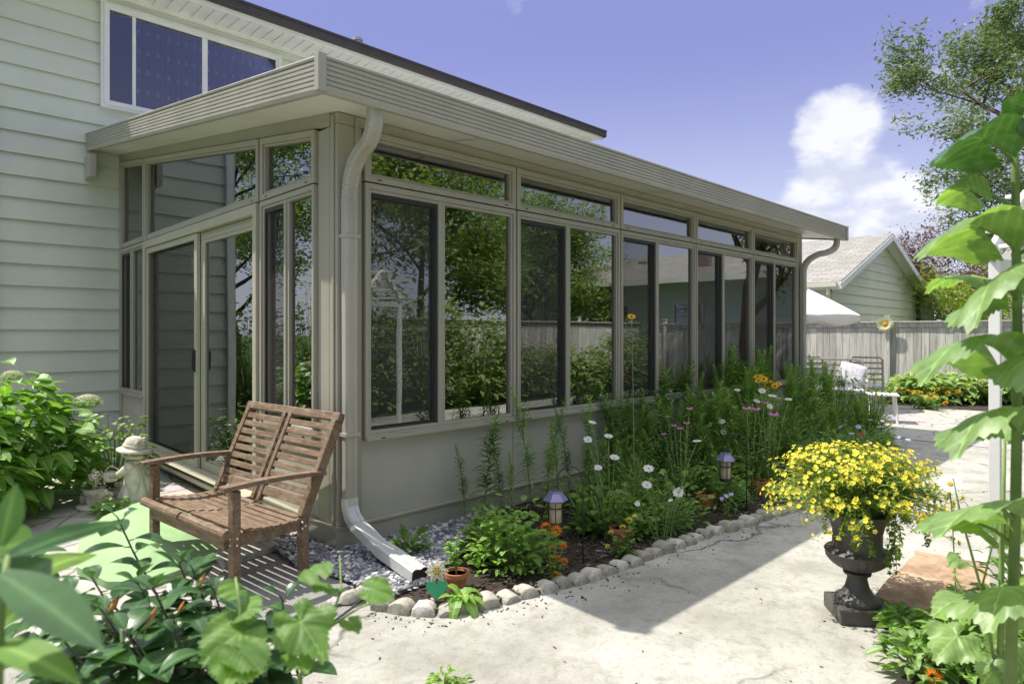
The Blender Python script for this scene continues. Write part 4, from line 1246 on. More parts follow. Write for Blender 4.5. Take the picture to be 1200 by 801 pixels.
# ================================================================ STATUE
def make_statue():
    b = G(152, 592)
    t = thing('garden_statue', 'weathered cast stone child in a wide sun hat watering flower pots', 'statue', (b.x, b.y, 0), R(-40))
    # body: one skinned figure, kneeling and leaning to the left
    V = [((.06, 0, .16), .105), ((.055, 0, .26), .088), ((.045, 0, .335), .075), ((.035, 0, .375), .03), ((.02, 0, .43), .062),
         ((.03, .085, .33), .038), ((-.03, .10, .27), .030), ((-.10, .07, .255), .026), ((-.135, .04, .25), .022),
         ((.03, -.085, .33), .038), ((-.03, -.10, .27), .030), ((-.10, -.06, .255), .026), ((-.135, -.03, .25), .022),
         ((.02, .06, .10), .06), ((-.05, .07, .12), .052), ((-.04, .07, .03), .04), ((-.09, .07, .02), .03),
         ((.07, -.06, .09), .06), ((.0, -.07, .05), .05), ((.11, -.07, .03), .045), ((.17, -.07, .03), .03)]
    E = [(0, 1), (1, 2), (2, 3), (3, 4), (2, 5), (5, 6), (6, 7), (7, 8), (2, 9), (9, 10), (10, 11), (11, 12), (0, 13), (13, 14), (14, 15), (15, 16), (0, 17), (17, 18), (18, 19), (19, 20)]
    me = bpy.data.meshes.new('body'); me.from_pydata([v for v, r in V], E, [])
    me.materials.append(M['statue'])
    o = bpy.data.objects.new('body', me); COL.objects.link(o); o.parent = t
    sk = o.modifiers.new('skin', 'SKIN')
    for i, (v, r) in enumerate(V): me.skin_vertices[0].data[i].radius = (r, r)
    me.skin_vertices[0].data[0].use_root = True
    ss = o.modifiers.new('sub', 'SUBSURF'); ss.levels = 2; ss.render_levels = 2
    mb = MB(); mb.lathe([(.135, .02), (.125, .08), (.105, .15), (.082, .22), (.07, .25)], 40, (.055, 0, 0), wob=lambda a, z: 1 + .09 * math.sin(a * 9 + z * 8)); mb.build('dress', M['statue'], t, smooth=True)
    mb = MB()
    for s in (-1, 1): mb.ball((.03, .082 * s, .325), .042, 10, 8, sq=(1, .9, 1), jit=.05)
    mb.lathe([(.06, .345), (.07, .352), (.045, .372)], 16, (.045, 0, 0), wob=lambda a, z: 1 + .12 * math.sin(a * 8)); mb.build('collar', M['statue'], t, smooth=True)
    mb = MB()       # face details
    mb.ball((-.042, 0, .425), .012, 8, 6); mb.ball((-.030, .024, .438), .008, 7, 5); mb.ball((-.030, -.024, .438), .008, 7, 5); mb.ball((-.03, 0, .405), .012, 8, 5, sq=(.6, 1.3, .4))
    for s in (-1, 1): mb.ball((.025, .062 * s, .43), .014, 7, 5, sq=(.8, .5, 1.2))
    mb.build('face', M['statue'], t, smooth=True)
    mb = MB()
    mb.lathe([(.0, .455), (.07, .452), (.115, .446), (.142, .436), (.146, .441), (.118, .456), (.088, .468), (.085, .50), (.07, .535), (.035, .553), (0, .557)], 28, (.02, 0, 0), wob=lambda a, z: 1 + .05 * math.sin(3 * a) if z < .46 else 1)
    mb.lathe([(.090, .470), (.094, .480), (.090, .492)], 28, (.02, 0, 0))
    ho = mb.build('hat', M['statue'], t, smooth=True); ho.rotation_euler = (0, R(9), 0); ho.location = (-.055, 0, .015); ho.scale = (.92, .92, 1)
    mb = MB()
    for k, (a, r) in enumerate(((.0, .035), (.6, .03), (-.6, .028), (1.0, .02))):
        for i in range(6):
            q = 2 * PI * i / 6
            mb.ball((.02 + .105 * math.cos(a) + .0, .105 * math.sin(a) + r * .5 * math.cos(q), .50 + .02 * k % .03 + r * .5 * math.sin(q)), r * .45, 6, 5)
    hf = mb.build('hat_flower', M['statue'], t, smooth=True); hf.location = (-.02, .0, .0)
    mb = MB()       # watering can
    mb.lathe([(.045, .20), (.05, .21), (.048, .27), (.04, .275), (.038, .26), (0, .26)], 16, (-.15, 0, 0))
    mb.tube([(-.19, 0, .225), (-.24, 0, .26), (-.27, 0, .285)], [.014, .010, .009], 8); mb.ball((-.275, 0, .288), .018, 8, 6)
    mb.tube([(-.11 + .0, 0, .22), (-.09, 0, .30), (-.15, 0, .325), (-.19, 0, .285)], .007, 7)
    mb.build('watering_can', M['statue'], t, smooth=True)
    for (x, y, s, h) in ((-.26, -.03, .075, .16), (-.13, .13, .055, .10), (-.12, -.13, .05, .09)):
        mb = MB()
        mb.lathe([(s * .62, 0), (s * .92, h * .72), (s * 1.05, h * .72), (s * 1.05, h * .95), (s * .9, h * .95), (s * .85, h * .8), (0, h * .8)], 20, (x, y, 0))
        po = mb.build('flower_pot', M['statue'], t, smooth=True, autos=40)
        mb = MB()
        for i in range(9):
            a = random.uniform(0, 6.28); r = s * random.uniform(.1, .8)
            cx, cy, cz = x + r * math.cos(a), y + r * math.sin(a), h + random.uniform(0, .05) + (.06 if s > .07 else 0)
            mb.tube([(x, y, h * .8), (cx, cy, cz)], .005, 5)
            for k in range(5):
                q = 2 * PI * k / 5; mb.ball((cx + .013 * math.cos(q), cy + .006, cz + .013 * math.sin(q)), .0095, 6, 4)
        mb.build('carved_blossom', M['statue'], po, smooth=True)
    for k, (x, y, h) in enumerate(((-.35, .02, .17), (-.24, .16, .08))):   # rabbit-like small animals carved beside the pots
        mb = MB(); mb.ball((x, y, h * .35), h * .32, 10, 8, sq=(.8, .9, 1.15), jit=.04); mb.ball((x - .01, y, h * .83), h * .22, 9, 7, jit=.05)
        for s in (-1, 1): mb.ball((x - .005, y + s * h * .14, h * 1.04), h * .09, 7, 6, sq=(.5, .6, 1.4))
        mb.build('carved_animal', M['statue'], t, smooth=True)
    mb = MB(); mb.prism([(-.40 + .26 * (1 + math.cos(2 * PI * i / 18)) , .20 * math.sin(2 * PI * i / 18)) for i in range(18)], 0, .025); mb.build('base', M['statue'], t, bevel=.01)
    mb = MB()
    for i in range(16):
        a = 2 * PI * i / 16; mb.ball((.03 + .055 * math.cos(a), .055 * math.sin(a), .40 - .01 * math.cos(a)), .018, 7, 5)
    mb.build('hair', M['statue'], t, smooth=True)
make_statue()

# ================================================================ URN
def make_urn():
    b = Vector((1.385, -2.60, 0))
    t = thing('garden_urn', 'dark cast iron pedestal urn standing on the sunny patio', 'urn', b, R(38))
    mb = MB(); mb.prism([(-.12, -.12), (.12, -.12), (.12, .12), (-.12, .12)], 0, .075); mb.build('base', M['urn'], t, bevel=.008)
    mb = MB()
    mb.lathe([(.105, .075), (.108, .085), (.10, .10), (.075, .115), (.055, .15), (.045, .19), (.047, .205), (.062, .212), (.064, .222), (.05, .232), (.05, .236)], 32)
    mb.build('pedestal', M['urn'], t, smooth=True, autos=50)
    mb = MB()
    def flute(a, z):
        return 1 + (.045 * abs(math.sin(a * 12)) if .238 < z < .315 else 0)
    mb.lathe([(.05, .235), (.085, .245), (.118, .268), (.138, .295), (.146, .318), (.150, .325), (.143, .333), (.120, .338), (.112, .36), (.112, .42), (.122, .46), (.145, .50), (.165, .515), (.168, .525), (.155, .525), (.13, .50), (.10, .47), (0, .47)], 96, wob=flute)
    mb.build('bowl', M['urn'], t, smooth=True, autos=60)
    return b
ub = make_urn()
def make_urn_flowers():
    c = ub + Vector((0, 0, .60))
    t = thing('yellow_flowers', 'mound of small yellow trailing flowers spilling over the dark urn', 'flowering plant', c)
    random.seed(21)
    lf = MB(); st = MB()
    tips = []
    for i in range(520):
        a = random.uniform(0, 2 * PI); r = .42 * math.sqrt(random.uniform(.02, 1)); 
        el = random.random()
        z = (.20 * math.sqrt(max(0, 1 - (r / .43) ** 2)) + random.uniform(-.03, .04)) - (.16 if r > .33 else 0) * random.random()
        if random.random() < .25: z -= random.uniform(.0, .14)
        p = Vector((r * math.cos(a), r * math.sin(a), z)); tips.append(p)
        base = Vector((random.uniform(-.08, .08), random.uniform(-.08, .08), -.10))
        midp = (base + p) / 2 + Vector((0, 0, .08)); st.tube([base, midp, p], [.003, .002, .0012], 4)
        for k in range(17):
            f = random.uniform(.45, 1.06); q = base * (1 - f) ** 2 + midp * 2 * f * (1 - f) + p * f * f
            d = Vector((random.gauss(0, 1), random.gauss(0, 1), random.gauss(.2, .7)))
            lf.leaf(q, d, (0, 0, 1), random.uniform(.016, .034), random.uniform(.009, .014), .15, 2)
    trails = []
    for a, L in ((3.7, .17), (4.1, .20), (4.6, .12), (5.0, .30), (5.05, .31), (4.95, .27), (5.9, .12), (3.2, .10), (2.6, .12), (.3, .15), (3.95, .13), (5.12, .25), (6.1, .17), (5.7, .1), (3.45, .12)):
        r0 = .15 if 4.8 < a < 5.2 else random.uniform(.17, .36)
        p0 = Vector((r0 * math.cos(a), r0 * math.sin(a), -.05)); pts = [p0]
        for k in range(8): pts.append(pts[-1] + Vector((random.uniform(-.007, .007), random.uniform(-.007, .007), -L / 8)))
        st.tube(pts, .0013, 4)
        for p in pts:
            for k in range(6): lf.leaf(p, (random.gauss(0, 1), random.gauss(0, 1), random.gauss(-.2, .5)), (0, 0, 1), .022, .015, .2, 2)
    st.build('stem', M['stem'], t); lf.build('foliage', M['l_yel'], t)
    # blossoms
    fl = MB()
    for i in range(5):
        a = 2 * PI * i / 5; d = Vector((math.cos(a), math.sin(a), .28))
        fl.leaf((0, 0, 0), d, (0, 0, 1), .0165, .0175, -.15, 2, .1, prof=lambda q: (.35, 1.0, .6)[min(2, int(q * 2.01))])
    fl.ball((0, 0, .001), .004, 6, 4, mi=1)
    proto = fl.build('flower', [M['p_yellow'], M['yellow_c']], t)
    rest = MB(); n = 0
    pts = []
    for p in tips:
        for k in range(2): pts.append(p + Vector((random.gauss(0, .018), random.gauss(0, .018), random.gauss(.012, .012))))
    random.shuffle(pts)
    view = (Vector((CX, CY, CZ)) - c).normalized()
    pts.sort(key=lambda p: -(p.normalized().dot(view)))
    for i, p in enumerate(pts):
        nrm = (p.normalized() + Vector((0, 0, .5)) + view * .35 + Vector((random.gauss(0, .35), random.gauss(0, .35), random.gauss(0, .35)))).normalized()
        q = nrm.to_track_quat('Z', 'Y'); s = random.uniform(.42, 1.0)
        if i < 100:
            o = proto if i == 0 else proto.copy()
            if i: COL.objects.link(o); o.parent = t
            o.location = p; o.rotation_euler = q.to_euler(); o.scale = (s, s, s)
        else:
            rest.T = Matrix.Translation(p) @ q.to_matrix().to_4x4() @ Matrix.Scale(s, 4)
            rest.add(fl.v, [tuple(f) for f in fl.f]); rest.m[-len(fl.f):] = fl.m
    tag(rest.build('small_blossoms', [M['p_yellow'], M['yellow_c']], t), kind='stuff')
make_urn_flowers()
# red-brown stone slab behind the urn
P_ = [G(1020, 697, .085), G(1075, 644, .085), G(1172, 662, .085), G(1165, 700, .085), G(1098, 724, .085)]
mb = MB(); poly = []
random.seed(4)
for i in range(5):
    a, b = P_[i], P_[(i + 1) % 5]
    for k in range(7):
        q = a.lerp(b, k / 7); poly.append((q.x + random.uniform(-.008, .008), q.y + random.uniform(-.008, .008)))
n = len(poly)
cx = sum(p[0] for p in poly) / n; cy = sum(p[1] for p in poly) / n
vs = [(cx + (x - cx) * f + random.uniform(-.006, .006), cy + (y - cy) * f + random.uniform(-.006, .006), z + random.uniform(-.004, .004)) for f, z in ((1.0, 0), (1.015, .03), (1.01, .06), (.97, .085), (.7, .088), (.35, .092)) for x, y in poly]
fs = [(j * n + k, (j + 1) * n + k, (j + 1) * n + (k + 1) % n, j * n + (k + 1) % n) for j in range(5) for k in range(n)] + [tuple(5 * n + k for k in range(n))]
mb.add(vs, fs); o = mb.build('stone_slab', M['slab'], smooth=True, autos=35)
me = o.data
tag(o, 'thick reddish brown sandstone slab lying behind the urn', 'stone slab')

# ================================================================ LANTERNS ON SHEPHERD HOOKS
def hook(px, py, h, side, lab, grp=None):
    b = G(px, py)
    t = thing('shepherd_hook', lab, 'garden hook', (b.x, b.y, 0), 0, grp)
    r = .075
    D = Vector((math.sin(YAW), -math.cos(YAW), 0)) * side
    pts = [Vector((0, 0, -.02)), Vector((0, 0, h - r))]
    for i in range(1, 13):
        a = PI * i / 12; pts.append(D * (r - r * math.cos(a)) + Vector((0, 0, h - r + r * math.sin(a))))
    pts.append(D * (2 * r) + Vector((0, 0, h - r - .03)))
    e = pts[-1]
    for i in range(1, 8):
        a = PI * i / 7; pts.append(e + D * (.014 - .014 * math.cos(a)) + Vector((0, 0, -.014 * math.sin(a))))
    mb = MB(); mb.tube(pts, .0042, 7); mb.build('rod', M['black'], t, smooth=True)
    return Vector((b.x, b.y, 0)) + e + D * .014 + Vector((0, 0, -.012))
def lantern(p, lab, s=1.0):
    t = thing('solar_lantern', lab, 'lantern', (p.x, p.y, p.z - .235 * s), R(20))
    t.scale = (s, s, s)
    mb = MB(); mb.lathe([(.075, .150), (.078, .156), (.045, .196), (.042, .205), (0, .205)], 6); mb.lathe([(.004, .205), (.004, .215)], 6); mb.build('hood', M['solar'], t, bevel=.002)
    mb = MB(); mb.tube([(0, -.014, .205), (0, -.012, .228), (0, 0, .238), (0, .012, .228), (0, .014, .205)], .0022, 5); mb.build('handle', M['black'], t)
    mb = MB(); mb.lathe([(0, .02), (.034, .02), (.037, .03), (.037, .14), (.034, .150), (0, .150)], 24, wob=lambda a, z: 1 + .02 * math.sin(a * 14)); mb.build('glass', M['lantern_glass'], t, smooth=True, autos=50)
    mb = MB()
    for k in range(4):
        a = PI / 2 * k + .4; mb.tube([(.041 * math.cos(a), .041 * math.sin(a), .012), (.041 * math.cos(a), .041 * math.sin(a), .15)], .003, 5)
    for z in (.105, .012):
        mb.lathe([(.040, z), (.044, z), (.044, z + .006), (.040, z + .006)], 20)
    mb.lathe([(0, 0), (.04, 0), (.042, .012), (0, .016)], 20)
    mb.build('cage', M['black'], t)
lab_h = 'black shepherd hook holding the %s lantern over the flower bed'
e = hook(683, 664, .60, -1, lab_h % 'nearest'); lantern(e, 'solar lantern with violet hood nearest the downspout, above the orange flowers')
e = hook(875, 602, .62, -1, lab_h % 'middle'); lantern(e, 'solar lantern with violet hood between the two terracotta pots', 1.05)
e = hook(974, 577, .50, -1, lab_h % 'farthest'); lantern(e, 'solar lantern with violet hood just behind the yellow flowers of the urn', 1.05)
hook(1025, 515, .55, -1, 'tall black shepherd hook standing beside the patio table')
hook(1033, 536, .44, -1, 'short black shepherd hook standing among the lilac flowers')

# ================================================================ PATIO TABLE, CHAIRS, UMBRELLA
def patio_chair(loc, rz, lab):
    t = thing('patio_chair', lab, 'chair', loc, rz, 'metal patio chairs around the table')
    for s in (-1, 1):
        mb = MB(); mb.tube([(s * .27, -.26, 0), (s * .27, -.25, .60), (s * .27, -.22, .64), (s * .27, .20, .63)], .016, 8); mb.build('armrest', M['chair_metal'], t, smooth=True)
        mb = MB(); mb.tube([(s * .25, .26, 0), (s * .25, .22, .42)], .015, 8); mb.build('leg', M['chair_metal'], t, smooth=True)
    mb = MB(); mb.tube([(-.26, .22, .40), (-.26, .30, .90), (-.22, .31, .95), (.22, .31, .95), (.26, .30, .90), (.26, .22, .40)], .017, 8)
    for k in range(4):
        z = .55 + k * .10; y = .245 + (z - .4) * .12; mb.bar((-.25, y, z), (.25, y, z), .012, .034)
    mb.build('backrest', M['chair_metal'], t, smooth=True, autos=40)
    mb = MB()
    for k in range(9): mb.bar((-.25, -.22 + k * .052, .42), (.25, -.22 + k * .052, .42), .038, .012)
    mb.tube([(-.25, -.24, .415), (.25, -.24, .415)], .012, 7)
    mb.build('seat', M['chair_metal'], t)
    return t
def seat_pad(x, y, rz, w, lab):
    mb = MB(); mb.box(-w / 2, w / 2, -.25, .22, 0, .055); o = mb.build('seat_cushion', M['cushion'], bevel=.02); o.location = (x, y, .428); o.rotation_euler = (0, 0, rz); return tag(o, lab, 'cushion')
for px, d, rz, w, lab, lab2 in [(950, 11.6, -58, 1.0, 'metal slat back patio chair half hidden by the sunroom corner', 'pale seat cushion on the patio chair half hidden by the sunroom corner'),
        (977, 10.9, -66, 1.75, 'wide metal slat back patio seat in the middle of the patio group', 'long pale seat cushion on the wide middle patio seat'),
        (1015, 11.7, -74, 1.0, 'metal slat back patio chair nearest the hostas', 'pale seat cushion on the patio chair nearest the hostas')]:
    q = at(px, 460, d); ch_ = patio_chair((q.x, q.y, 0), R(rz), lab); ch_.scale = (w, 1, 1); seat_pad(q.x, q.y, R(rz), .5 * w, lab2)
wc = at(1034, 480, 10.2)
t = thing('plastic_table', 'small white plastic side table at the right end of the patio seats', 'side table', (wc.x, wc.y, 0), R(20))
for sx in (-1, 1):
    for sy in (-1, 1):
        mb = MB(); mb.tube([(sx * .16, sy * .16, .42), (sx * .19, sy * .19, 0)], .02, 6); mb.build('leg', M['white_plastic'], t)
mb = MB(); mb.box(-.22, .22, -.22, .22, .42, .45); mb.build('tabletop', M['white_plastic'], t, bevel=.012)
cu = at(999, 447, 10.75)
mb = MB()
N = 12; vs = []; fs = []
for sgn in (-1, 1):
    for i in range(N + 1):
        for j in range(N + 1):
            u = i / N * 2 - 1; v = j / N * 2 - 1
            vs.append((u * .21 * (1 - .06 * v * v), sgn * .07 * max(0, (1 - u ** 4) * (1 - v ** 4)) ** .5, v * .21 * (1 - .06 * u * u)))
K = (N + 1) ** 2
for s_ in (0, 1):
    for i in range(N):
        for j in range(N):
            a = s_ * K + i * (N + 1) + j; q = (a, a + 1, a + N + 2, a + N + 1); fs.append(q if s_ else q[::-1])
mb.add(vs, fs); o = mb.build('cushion', M['cushion'], smooth=True); o.location = (cu.x, cu.y, .70); o.rotation_euler = (R(-24), R(14), R(-66))
tag(o, 'square pale lilac throw cushion leaning on the back of the wide patio seat', 'cushion')

ux = at(924, 380, 12.6)
t = thing('patio_umbrella', 'open white canvas umbrella with scalloped edge beyond the sunroom', 'umbrella', (ux.x, ux.y, 0))
mb = MB(); mb.tube([(0, 0, 0), (0, 0, 2.32)], .02, 8); mb.build('pole', M['white_plastic'], t)
mb = MB(); mb.lathe([(.24, 0), (.24, .05), (.06, .09), (.04, .25), (0, .25)], 20); mb.build('base', M['chair_metal'], t, smooth=True, autos=35)
mb = MB(); n = 8; zt, zr, Rr = 2.40, 1.72, 1.28
vs = [(0, 0, zt)]; fs = []; K = 6; SUB = 6
rings = []
for j in range(1, K + 1):
    f = j / K
    for k in range(n * SUB):
        a = 2 * PI * k / (n * SUB); ph = (k % SUB) / SUB
        chord = 1 - .055 * math.sin(PI * ph) * f
        z = zt - (zt - zr) * f ** 1.12 - .05 * math.sin(PI * ph) * f * -0.4
        vs.append((Rr * f * chord * math.cos(a), Rr * f * chord * math.sin(a), z))
m = n * SUB
for k in range(m):
    ph = (k % SUB) / SUB; a = 2 * PI * k / m
    vs.append((Rr * (1 - .055 * math.sin(PI * ph)) * 1.01 * math.cos(a), Rr * (1 - .055 * math.sin(PI * ph)) * 1.01 * math.sin(a), zr - .10 - .09 * math.sin(PI * ph)))
for k in range(m):
    fs.append((0, 1 + k, 1 + (k + 1) % m))
    for j in range(K): fs.append((1 + j * m + k, 1 + (j + 1) * m + k, 1 + (j + 1) * m + (k + 1) % m, 1 + j * m + (k + 1) % m))
mb.add(vs, fs); o = mb.build('canopy', M['umbrella'], t, smooth=True, autos=45)
so_ = o.modifiers.new('th', 'SOLIDIFY'); so_.thickness = .006
for k in range(8):
    a = 2 * PI * k / 8; mb = MB(); mb.tube([(.03 * math.cos(a), .03 * math.sin(a), 2.33), (Rr * .97 * math.cos(a), Rr * .97 * math.sin(a), zr - .01)], .008, 5); mb.build('rib', M['white_plastic'], t)

# ================================================================ WHITE ARBOR
A0 = Vector((2.12, -3.04, 0)); A1 = Vector((2.74, -3.24, 0)); back = Vector((-.30, -.93, 0)).normalized() * .75
t = thing('garden_arbor', 'white painted garden arbor with a small gabled top at right behind the sunflowers', 'arbor', A0)
V0 = Vector((0, 0, 0)); V1 = A1 - A0
for p in (V0, V1, V0 + back, V1 + back):
    mb = MB(); mb.box(p.x - .025, p.x + .025, p.y - .025, p.y + .025, 0, 1.86); mb.build('post', M['white'], t, bevel=.003)
mb = MB(); Z = Vector((0, 0, 1))
for q in (Vector((0, 0, 0)), back):
    c = (V0 + V1) / 2 + q + Z * 2.16
    mb.bar(V0 + q + Z * 1.80 - (V1 - V0) * .08, c, .03, .07); mb.bar(V1 + q + Z * 1.80 + (V1 - V0) * .08, c, .03, .07)
    mb.bar(V0 + q + Z * 1.76, V1 + q + Z * 1.76, .03, .06)
for f in (0, .33, .66, 1.0):
    for s in (V0, V1):
        q = s.lerp((V0 + V1) / 2, f * .9) + Z * (1.80 + .34 * f * .9 + .05); mb.bar(q - back * .12, q + back * 1.12, .035, .02)
mb.build('gabled_top', M['white'], t, bevel=.002)

# ================================================================ TREES
def make_tree(name, lab, loc, h, spread, leafm, nleaf, lsize, seed, trunk_r=.16, first=.3, levels=4, group=None, crown_c=None, gaps=0.0, cat='tree', bark='bark', flat=0.35, trunk_lean=(0, 0), clump=None):
    rnd = random.Random(seed)
    t = thing(name, lab, cat, loc, 0, group)
    br = MB(); tips = []
    def grow(p, d, L, r, lev):
        n = 4; pts = [p]; rad = [r]
        q = p; dd = d.copy()
        for i in range(n):
            dd = (dd + Vector((rnd.gauss(0, .16), rnd.gauss(0, .16), rnd.gauss(.02, .12)))).normalized()
            q = q + dd * L / n; pts.append(q); rad.append(r * (1 - .16 * (i + 1)))
        br.tube(pts, rad, 8 if lev == 0 else (6 if lev == 1 else 4))
        if lev >= 2:
            for a, b in zip(pts, pts[1:]): tips.append((a + b) / 2)
        if lev >= levels:
            tips.append(q); return
        k = 3 if lev else 5
        for j in range(k):
            f = rnd.uniform(.45, 1.0) if lev else rnd.uniform(first, 1.0)
            idx = f * n; i0 = min(n - 1, int(idx)); base = pts[i0].lerp(pts[i0 + 1], idx - i0)
            az = rnd.uniform(0, 2 * PI); el = rnd.uniform(.15, .9) if lev == 0 else rnd.uniform(-.35, .9)
            nd = (Vector((math.cos(az), math.sin(az), el)) + dd * .55).normalized()
            grow(base, nd, L * rnd.uniform(.55, .78) if lev else spread * rnd.uniform(.5, .72), rad[i0] * .58, lev + 1)
    grow(Vector((0, 0, -.1)), Vector((trunk_lean[0], trunk_lean[1], 1)).normalized(), h * .62, trunk_r, 0)
    br.build('trunk', M[bark], t, smooth=True)
    nr = np.random.RandomState(seed)
    T = np.array([tuple(q) for q in tips])
    m = nleaf
    # leaves in little sprays about the twigs
    cl = clump or lsize * 3.2
    sp = nr.randint(0, len(T), m // 7)
    C = T[sp] + nr.normal(0, 1, (len(sp), 3)) * cl * np.array([1, 1, .8])
    c = np.repeat(C, 7, axis=0) + nr.normal(0, 1, (len(sp) * 7, 3)) * lsize * .85
    m = len(c)
    d = nr.normal(0, 1, (m, 3)); d[:, 2] *= .6; d /= np.linalg.norm(d, axis=1)[:, None]
    n = nr.normal(0, 1, (m, 3)) * .6 + np.array([0, 0, .8]); s = np.cross(d, n); s /= np.linalg.norm(s, axis=1)[:, None]
    L = lsize * nr.uniform(.6, 1.3, (m, 1)); w = L * flat
    up = np.cross(s, d)
    V = np.stack([c - d * L * .5, c + s * w * .5 + up * w * .12 - d * L * .03, c + d * L * .5, c - s * w * .5 + up * w * .12 - d * L * .03], axis=1).reshape(-1, 3)
    F = np.arange(m * 4).reshape(m, 4)
    np_mesh('crown', V, F, M[leafm], t)
    return t

# large tree at the right, its branches reach into the picture over the fence
make_tree('maple_tree', 'tall silvery green tree whose branches hang in from the upper right', (13.4, -3.6, 0), 8.6, 3.5, 'l_tree', 40000, .10, 12, .22, .30, 4, clump=.10)
make_tree('purple_tree', 'purplish brown shrubby tree right of the garage beyond the fence', at(1083, 390, 22) - Vector((0, 0, 1.4)), 4.3, 3.0, 'l_purple', 15000, .12, 31, .14, .2, 4, clump=.22)
make_tree('young_tree', 'yellow green young tree between the purple tree and the sunflowers', at(1138, 390, 19) - Vector((0, 0, 1.4)), 3.5, 2.4, 'l_yel', 11000, .12, 32, .1, .1, 4, clump=.25)
make_tree('dark_tree', 'dark brownish tree behind the yellow green tree beyond the fence', at(1118, 390, 27) - Vector((0, 0, 1.4)), 5.3, 3.6, 'l_purple', 12000, .15, 33, .14, .2, 4, clump=.25)
# the tree that dapples the bench and the near end of the roof (stands just left of the frame; mirrored in the door glass)
make_tree('garden_tree', 'leafy green garden tree mirrored in the upper end window', (-3.4, 10.5, 0), 8.2, 3.8, 'l_bright', 22000, .13, 41, .10, .15, 4, clump=.2)
make_tree('birch_tree', 'thin leafy tree left of the frame whose twigs dapple the bench and the roof edge', (-4.3, 1.6, 0), 8.8, 3.2, 'l_tree2', 3900, .10, 46, .10, .55, 4, clump=.12)
for i, (x, y) in enumerate([(-10, -1.5), (-10.5, 3.0), (-10, 7.5)]):
    make_tree('side_tree', 'leafy tree beyond the left edge of the picture, mirrored in the end windows', (x, y, 0), 6.5, 4.2, 'l_bright', 16000, .17, 47 + i, .15, .05, 4, group='trees along the left side', clump=.3)
# trees behind the camera, seen mirrored in the long row of windows
for i, (x, y, h, sp, sd, lab) in enumerate([
        (4.4, -10.2, 6.4, 4.2, 51, 'big leafy tree mirrored in the first two windows'),
        (8.2, -10.2, 6.0, 3.8, 52, 'leafy tree mirrored in the windows beside the neighbour roof'),
        (1.2, -9.2, 7.5, 4.4, 53, 'leafy tree standing behind the camera on the left'),
        (15.0, -12.2, 6.6, 3.6, 54, 'leafy tree mirrored in the far windows'),
        (24.8, -8.2, 8.2, 4.4, 55, 'leafy tree behind the neighbour bungalow')]):
    make_tree('backyard_tree', lab, (x, y, 0), h, sp, 'l_bright', 26000, .17, sd, .17, .08, 4, group='trees behind the back fence', clump=.3)

# ================================================================ SHRUBS AND BORDER PLANTS
def bushy(name, lab, loc, rx, ry, h, leafm, n, L, Wd, cat='shrub', prof=None, k=4, seed=1, droop=.3, group=None, stemm='stem', z0=.1, shell=.75, fold=.2, ser=0, up=.35):
    rnd = random.Random(seed); t = thing(name, lab, cat, loc, 0, group)
    st = MB(); lf = MB(); random.seed(seed)
    for i in range(n):
        a = rnd.uniform(0, 2 * PI); v = rnd.uniform(0, 1) ** .8; el = math.asin(min(1, v))
        rr = rnd.uniform(shell, 1.0) if rnd.random() < .8 else rnd.uniform(.3, shell)
        lump = 1 + .12 * math.sin(3 * a + seed) + .08 * math.sin(7 * el + 2 * a)
        p = Vector((rx * rr * lump * math.cos(a) * math.cos(el) ** .8, ry * rr * lump * math.sin(a) * math.cos(el) ** .8, z0 + (h - z0) * rr * lump * v))
        d = Vector((math.cos(a), math.sin(a), up + rnd.gauss(0, .35)))
        nn = Vector((math.cos(a) * .45, math.sin(a) * .45, 1)) + Vector((rnd.gauss(0, .25), rnd.gauss(0, .25), 0))
        s = rnd.uniform(.6, 1.15)
        lf.leaf(p, d, nn, L * s, Wd * s, droop * rnd.uniform(.6, 1.5), k, fold, prof, ser=ser)
        if i % 5 == 0: st.tube([(p.x * .15, p.y * .15, 0), (p.x * .6, p.y * .6, p.z * .65), tuple(p)], [.006, .004, .002], 4)
    st.build('stem', M[stemm], t); lf.build('foliage', M[leafm], t)
    return t
heart = lambda t: (math.sin(PI * min(1, t * .86 + .12)) ** .62) * (1.05 - .45 * t)
lance = lambda t: math.sin(PI * min(1, .08 + .92 * t)) ** .9
hostap = lambda t: math.sin(PI * min(1, .1 + .9 * t)) ** .7

def pompom(mb, c, r, mi, n=60, flat=.5):
    for i in range(n):
        f = i / n; a = i * 2.4; rr = r * math.sqrt(f)
        d = Vector((math.cos(a), math.sin(a), 1.3 * (1 - f)))
        mb.leaf(Vector(c) + Vector((math.cos(a) * rr * .6, math.sin(a) * rr * .6, r * flat * (1 - f))), d, (0, 0, 1), r * .5, r * .34, 0, 1, 0, None, mi)
def daisy(mb, c, nrm, r, npet, mi_p, mi_c, wd=.3, cone=.25, droop=0.0, cr=.24, lobes=1.0):
    q = Vector(nrm).normalized().to_track_quat('Z', 'Y').to_matrix()
    for i in range(npet):
        a = 2 * PI * i / npet + random.uniform(-.08, .08)
        d = q @ Vector((math.cos(a), math.sin(a), .12 - droop)); n = q @ Vector((0, 0, 1))
        mb.leaf(Vector(c) + d * r * .18, d, n, r * .85 * random.uniform(.9, 1.05), r * wd * 2, 0, 3, .1, lambda t: (.45, .85, 1.0, .5)[min(3, int(t * 3.01))], mi_p)
    T0 = mb.T; mb.T = Matrix.Translation(c) @ q.to_4x4() if T0 is None else T0 @ Matrix.Translation(c) @ q.to_4x4()
    mb.ball((0, 0, r * cone * .3), r * cr, 10, 6, mi_c, sq=(1, 1, cone * 3.2), jit=.06)
    mb.T = T0

